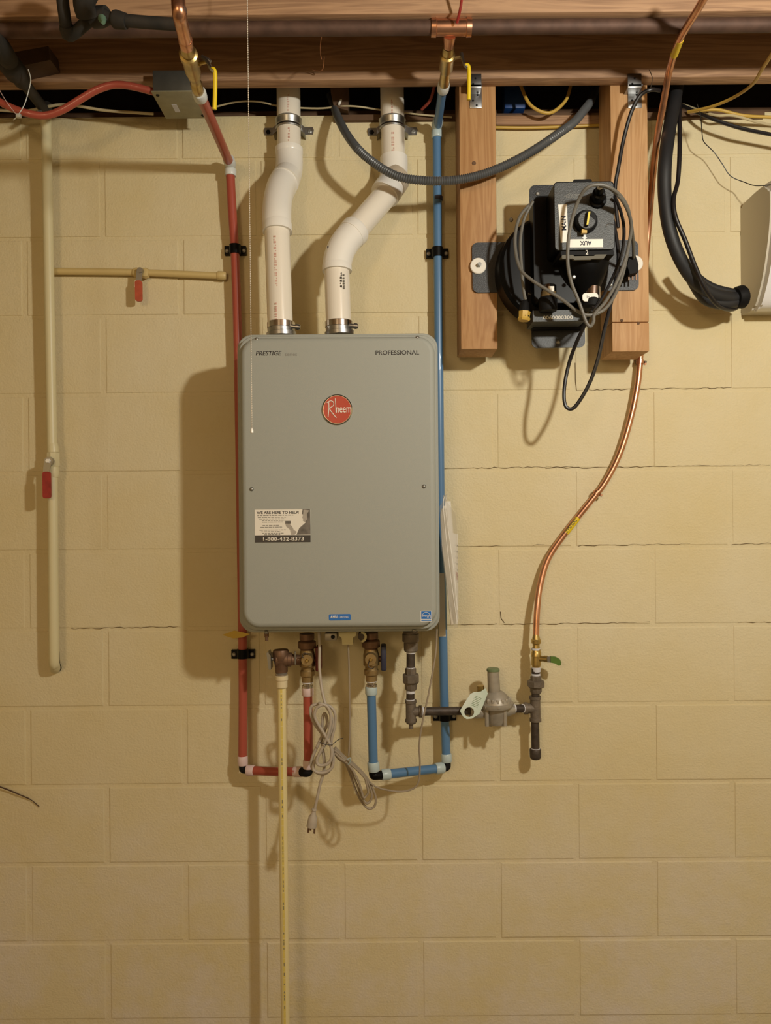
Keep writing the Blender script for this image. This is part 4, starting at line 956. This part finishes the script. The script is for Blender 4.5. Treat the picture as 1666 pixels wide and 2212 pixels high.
# ports
def port(x, y, lab):
    b = finish(stack((x, y+34, .235), (x, y+4, .235), [(0, 18), (.15, 20), (.85, 20), (1, 17)], 24), 'port_collar', 'blackm', cu)
    finish(stack((x+1, y+6, .235), (x+2, y-8, .235), [(0, 17), (1, 16)], 24), 'port_ring', 'brassd', b)
    finish(stack((x+3, y-7, .235), (x+4, y-22, .235), [(0, 16), (.9, 15), (1, 14)], 24), 'port_cap', 'chrome', b)
    s = finish(pbox(x+2, y-20, x+14, y-9, .2525, .2537), 'port_label', 'white', b, sharp=0)
    text(lab, x+9, y-14, .254, 6, 'print_k', s)
port(1191, 644, '1')
b = finish(stack((1284, 676, .25), (1286, 652, .25), [(0, 17), (.2, 24), (.8, 23), (1, 18)], 24), 'port_collar', 'blackm', cu)
finish(stack((1286, 654, .25), (1288, 628, .25), [(0, 19), (1, 17)], 24), 'port_cap', 'chrome', b)
finish(slab(rrect(1266, 640, 1300, 658, 6, 3), .268, .2705), 'port_label', 'white', b, sharp=0)
text('In', 1278, 648, .271, 6, 'print_k', b)
text('N 004', 1162, 640, .1975, 6, 'grey2', cu, wfit=27)
# cords on the unit
kc = thing('grey_power_cord', P(1277, 712, .33), 'grey power cord coiled over the front of the black knob box', 'power cord')
def C2(l, d): return [(980+p[0]/3.6217, 360+p[1]/3.6217, p[2] if len(p) > 2 else d) for p in l]
A = C2([(1440, 740, .20), (1440, 640, .24), (1425, 480, .30), (1390, 330, .345), (1300, 215, .385), (1185, 168, .395), (1080, 195, .39), (1010, 300, .37), (960, 450, .355), (932, 600, .345), (925, 780, .335), (950, 930, .325), (995, 1050, .318), (1030, 1150, .315), (1060, 1240, .315), (1090, 1275, .315), (1118, 1240, .31), (1128, 1180, .31), (1210, 1090, .30), (1290, 960, .29), (1360, 800, .29), (1405, 640, .30), (1425, 470, .32), (1370, 310, .36), (1270, 200, .385), (1180, 175, .39)], .33)
finish(ptube(A, .0038, True, 10, 6), 'cable', 'cord2', kc)
B = C2([(1160, 180, .30), (1000, 215, .25), (760, 240, .24), (640, 310, .245), (560, 400, .25), (520, 530, .25), (518, 680, .25), (555, 820, .26), (640, 905, .27), (760, 985, .28), (880, 1065, .29), (980, 1145, .30), (1060, 1185, .305), (1140, 1178, .305), (1220, 1130, .30), (1290, 1030, .29), (1350, 880, .275), (1390, 720, .27)], .3)
finish(ptube(B[3:], .0038, True, 10, 6), 'cable', 'cord2', kc)
Cc = C2([(660, 290, .25), (600, 400, .245), (570, 500, .245), (555, 620, .245), (560, 760, .245), (568, 900, .24), (580, 1010, .235), (590, 1060, .235)], .25)
finish(ptube(Cc, .0036, True, 10, 6), 'cable', 'cord2', kc)
Dd = C2([(1300, 260, .33), (1345, 380, .30), (1368, 520, .28), (1350, 700, .26), (1290, 860, .26), (1220, 1000, .27), (1150, 1110, .28), (1100, 1160, .285)], .28)
finish(ptube(Dd, .0036, True, 10, 6), 'cable', 'cordk', kc)
Ee = C2([(480, 530, .22), (485, 590, .22), (510, 620, .23)], .22)
pg = finish(stack((1141, 654, .235), (1139, 690, .235), [(0, 6), (.2, 10), (.8, 12), (1, 12)], 10), 'socket_end', 'blackm', kc)
finish(stack((1140, 678, .236), (1138, 698, .236), [(0, 13), (.6, 12), (.8, 14), (1, 12)], 7), 'tape_wrap', 'cabley', pg)
p2 = finish(slab([(1368, 563), (1382, 560), (1388, 580), (1387, 597), (1369, 600), (1364, 583)], .16, .195), 'plug', 'blackm', kc)
for x in (1367, 1375, 1383): finish(pbox(x-1.5, 597, x+1.5, 613, .172, .175, ref=.175), 'prong', 'bronze', p2)
bk = thing('black_power_cord', P(1235, 885, .2), 'black cord running from the joist behind the device and hanging in a low loop', 'power cord')
finish(ptube([(1440, 205, .2), (1420, 203, .21), (1398, 215, .20), (1378, 250, .19), (1360, 310, .175), (1348, 370, .17), (1340, 420, .165), (1345, 500, .165)], .0046, True, 10), 'cable', 'cordk', bk)
finish(ptube([(1330, 460, .185), (1345, 560, .19), (1330, 650, .20), (1312, 720, .21), (1298, 780, .205), (1278, 835, .20), (1252, 878, .195), (1236, 890, .192), (1224, 878, .19), (1224, 840, .19), (1235, 790, .195), (1252, 745, .22), (1272, 705, .26), (1290, 670, .29)], .0044, True, 10, 7), 'cable', 'cordk', bk)

# ================================================================== LINE SET, AC, WIRES (right)
ls = thing('insulated_lines', P(1600, 655, .05), 'thick black foam-wrapped line set curving into the white unit', 'pipe')
finish(ptube([(1482, 150, .03), (1474, 215, .085), (1459, 290, .14), (1449, 360, .17), (1447, 430, .17), (1455, 500, .17), (1474, 560, .16), (1503, 610, .14), (1540, 643, .12), (1580, 655, .10), (1608, 655, .09)], .0158, True, 20), 'foam_tube', 'foam', ls)
finish(ptube([(1500, 608, .13), (1530, 655, .11), (1570, 668, .10), (1606, 662, .09)], .014, True, 16), 'foam_tube', 'foam', ls)
finish(ptube([(1494, 572, .12), (1512, 606, .11), (1548, 632, .10), (1600, 646, .09)], .010, True, 16), 'foam_tube', 'foam', ls)
finish(stack((1596, 655, .095), (1614, 653, .09), [(0, 20), (.2, 23), (.8, 25), (1, 22)], 20), 'wrap_end', 'blackm', ls)
o = finish(ptube([(1486, 170, .03), (1482, 240, .10), (1481, 330, .16), (1476, 400, .17), (1466, 440, .185), (1470, 480, .19), (1490, 530, .185), (1512, 590, .175), (1535, 640, .16), (1560, 672, .13), (1590, 680, .09), (1612, 665, .07)], .0052, True, 12), 'black_cable', 'cordk'); tag(o, 'thinner black cable beside the foam-wrapped lines', 'cable')
ac = thing('white_wall_unit', P(1700, 690, .05), 'white plastic wall unit with curved front, cut by the right edge of the photo', 'air conditioner')
X0 = .928; X1 = 1.72
_pr = [Vector(q) for q in ((.02, .788, 0), (.11, .792, 0), (.155, .786, 0), (.172, .765, 0), (.174, .72, 0), (.168, .67, 0), (.155, .62, 0), (.137, .57, 0), (.115, .53, 0), (.095, .505, 0), (.07, .498, 0), (.02, .500, 0))]
prof = [(0, .787)] + [(v.x, v.y) for v in spline(_pr, 4)] + [(0, .502)]
def xprism(prof, xa, xb, m, name, parent, bev=0):
    bm = bmesh.new()
    A_ = [bm.verts.new((xa, -d, EYE+z)) for d, z in prof]; B_ = [bm.verts.new((xb, -d, EYE+z)) for d, z in prof]
    bm.faces.new(A_); bm.faces.new(B_[::-1])
    for i in range(len(prof)): bm.faces.new((A_[i], B_[i], B_[(i+1) % len(prof)], A_[(i+1) % len(prof)]))
    if bev: bmesh.ops.bevel(bm, geom=[e for e in bm.edges if len({round(v.co.x, 4) for v in e.verts}) == 1], offset=bev, segments=3, affect='EDGES')
    return finish(bm, name, m, parent, 40)
xprism([(max(d-.022, 0), z+(-.003 if z > .7 else .003)) for d, z in prof], X0, X1, 'acside', 'casing', ac, .006)
xprism([(max(d, .06), z) for d, z in prof], X0+.005, X1-.005, 'acwhite', 'front_panel', ac, .004)
bm = tube_bm([Vector((X0+.006, -.1255, EYE+.550)), Vector((X1-.006, -.1255, EYE+.550))], .0012, 6)
finish(bm, 'louvre_seam', 'grey2', ac)
for (pts, r, m, lab, nm) in (
    ([(1520, 235, .12), (1527, 258, .10), (1530, 300, .08), (1534, 318, .07), (1555, 340, .06), (1572, 365, .06), (1590, 392, .06), (1620, 406, .07), (1645, 414, .10), (1680, 412, .15)], .0011, 'cordk', 'thin black wire wandering across the wall to the white unit', 'thin_wire'),
    ([(1440, 215, -.05), (1530, 258, .06), (1600, 285, .08), (1680, 304, .08), (1900, 350, .08)], .0045, 'cordk', 'black cable slanting along the wall top to the right edge', 'black_cable'),
    ([(1450, 220, -.06), (1550, 258, .05), (1600, 262, .06), (1690, 285, .06), (1900, 310, .06)], .0032, 'cable', 'tan cable along the wall top right of the foam lines', 'electrical_cable')):
    tag(finish(ptube(pts, r, True, 8), nm, m), lab, 'cable')
tw = finish(ptube([(1418, 160, .2), (1424, 178, .2), (1420, 200, .2)], .0008, True, 6), 'steel_wire', 'iron'); tag(tw, 'short dark wire by the right metal bracket', 'wire')

for o in list(bpy.data.objects):
    if o.parent is not None and o.name.split('.')[0] in ('printed_line', 'small_print', 'print_line', 'printed_mark', 'tag_print', 'stripe', 'lettering', 'badge_lettering'):
        if o.name.split('.')[0] not in ('lettering', 'badge_lettering', 'stripe'): o['kind'] = 'stuff'
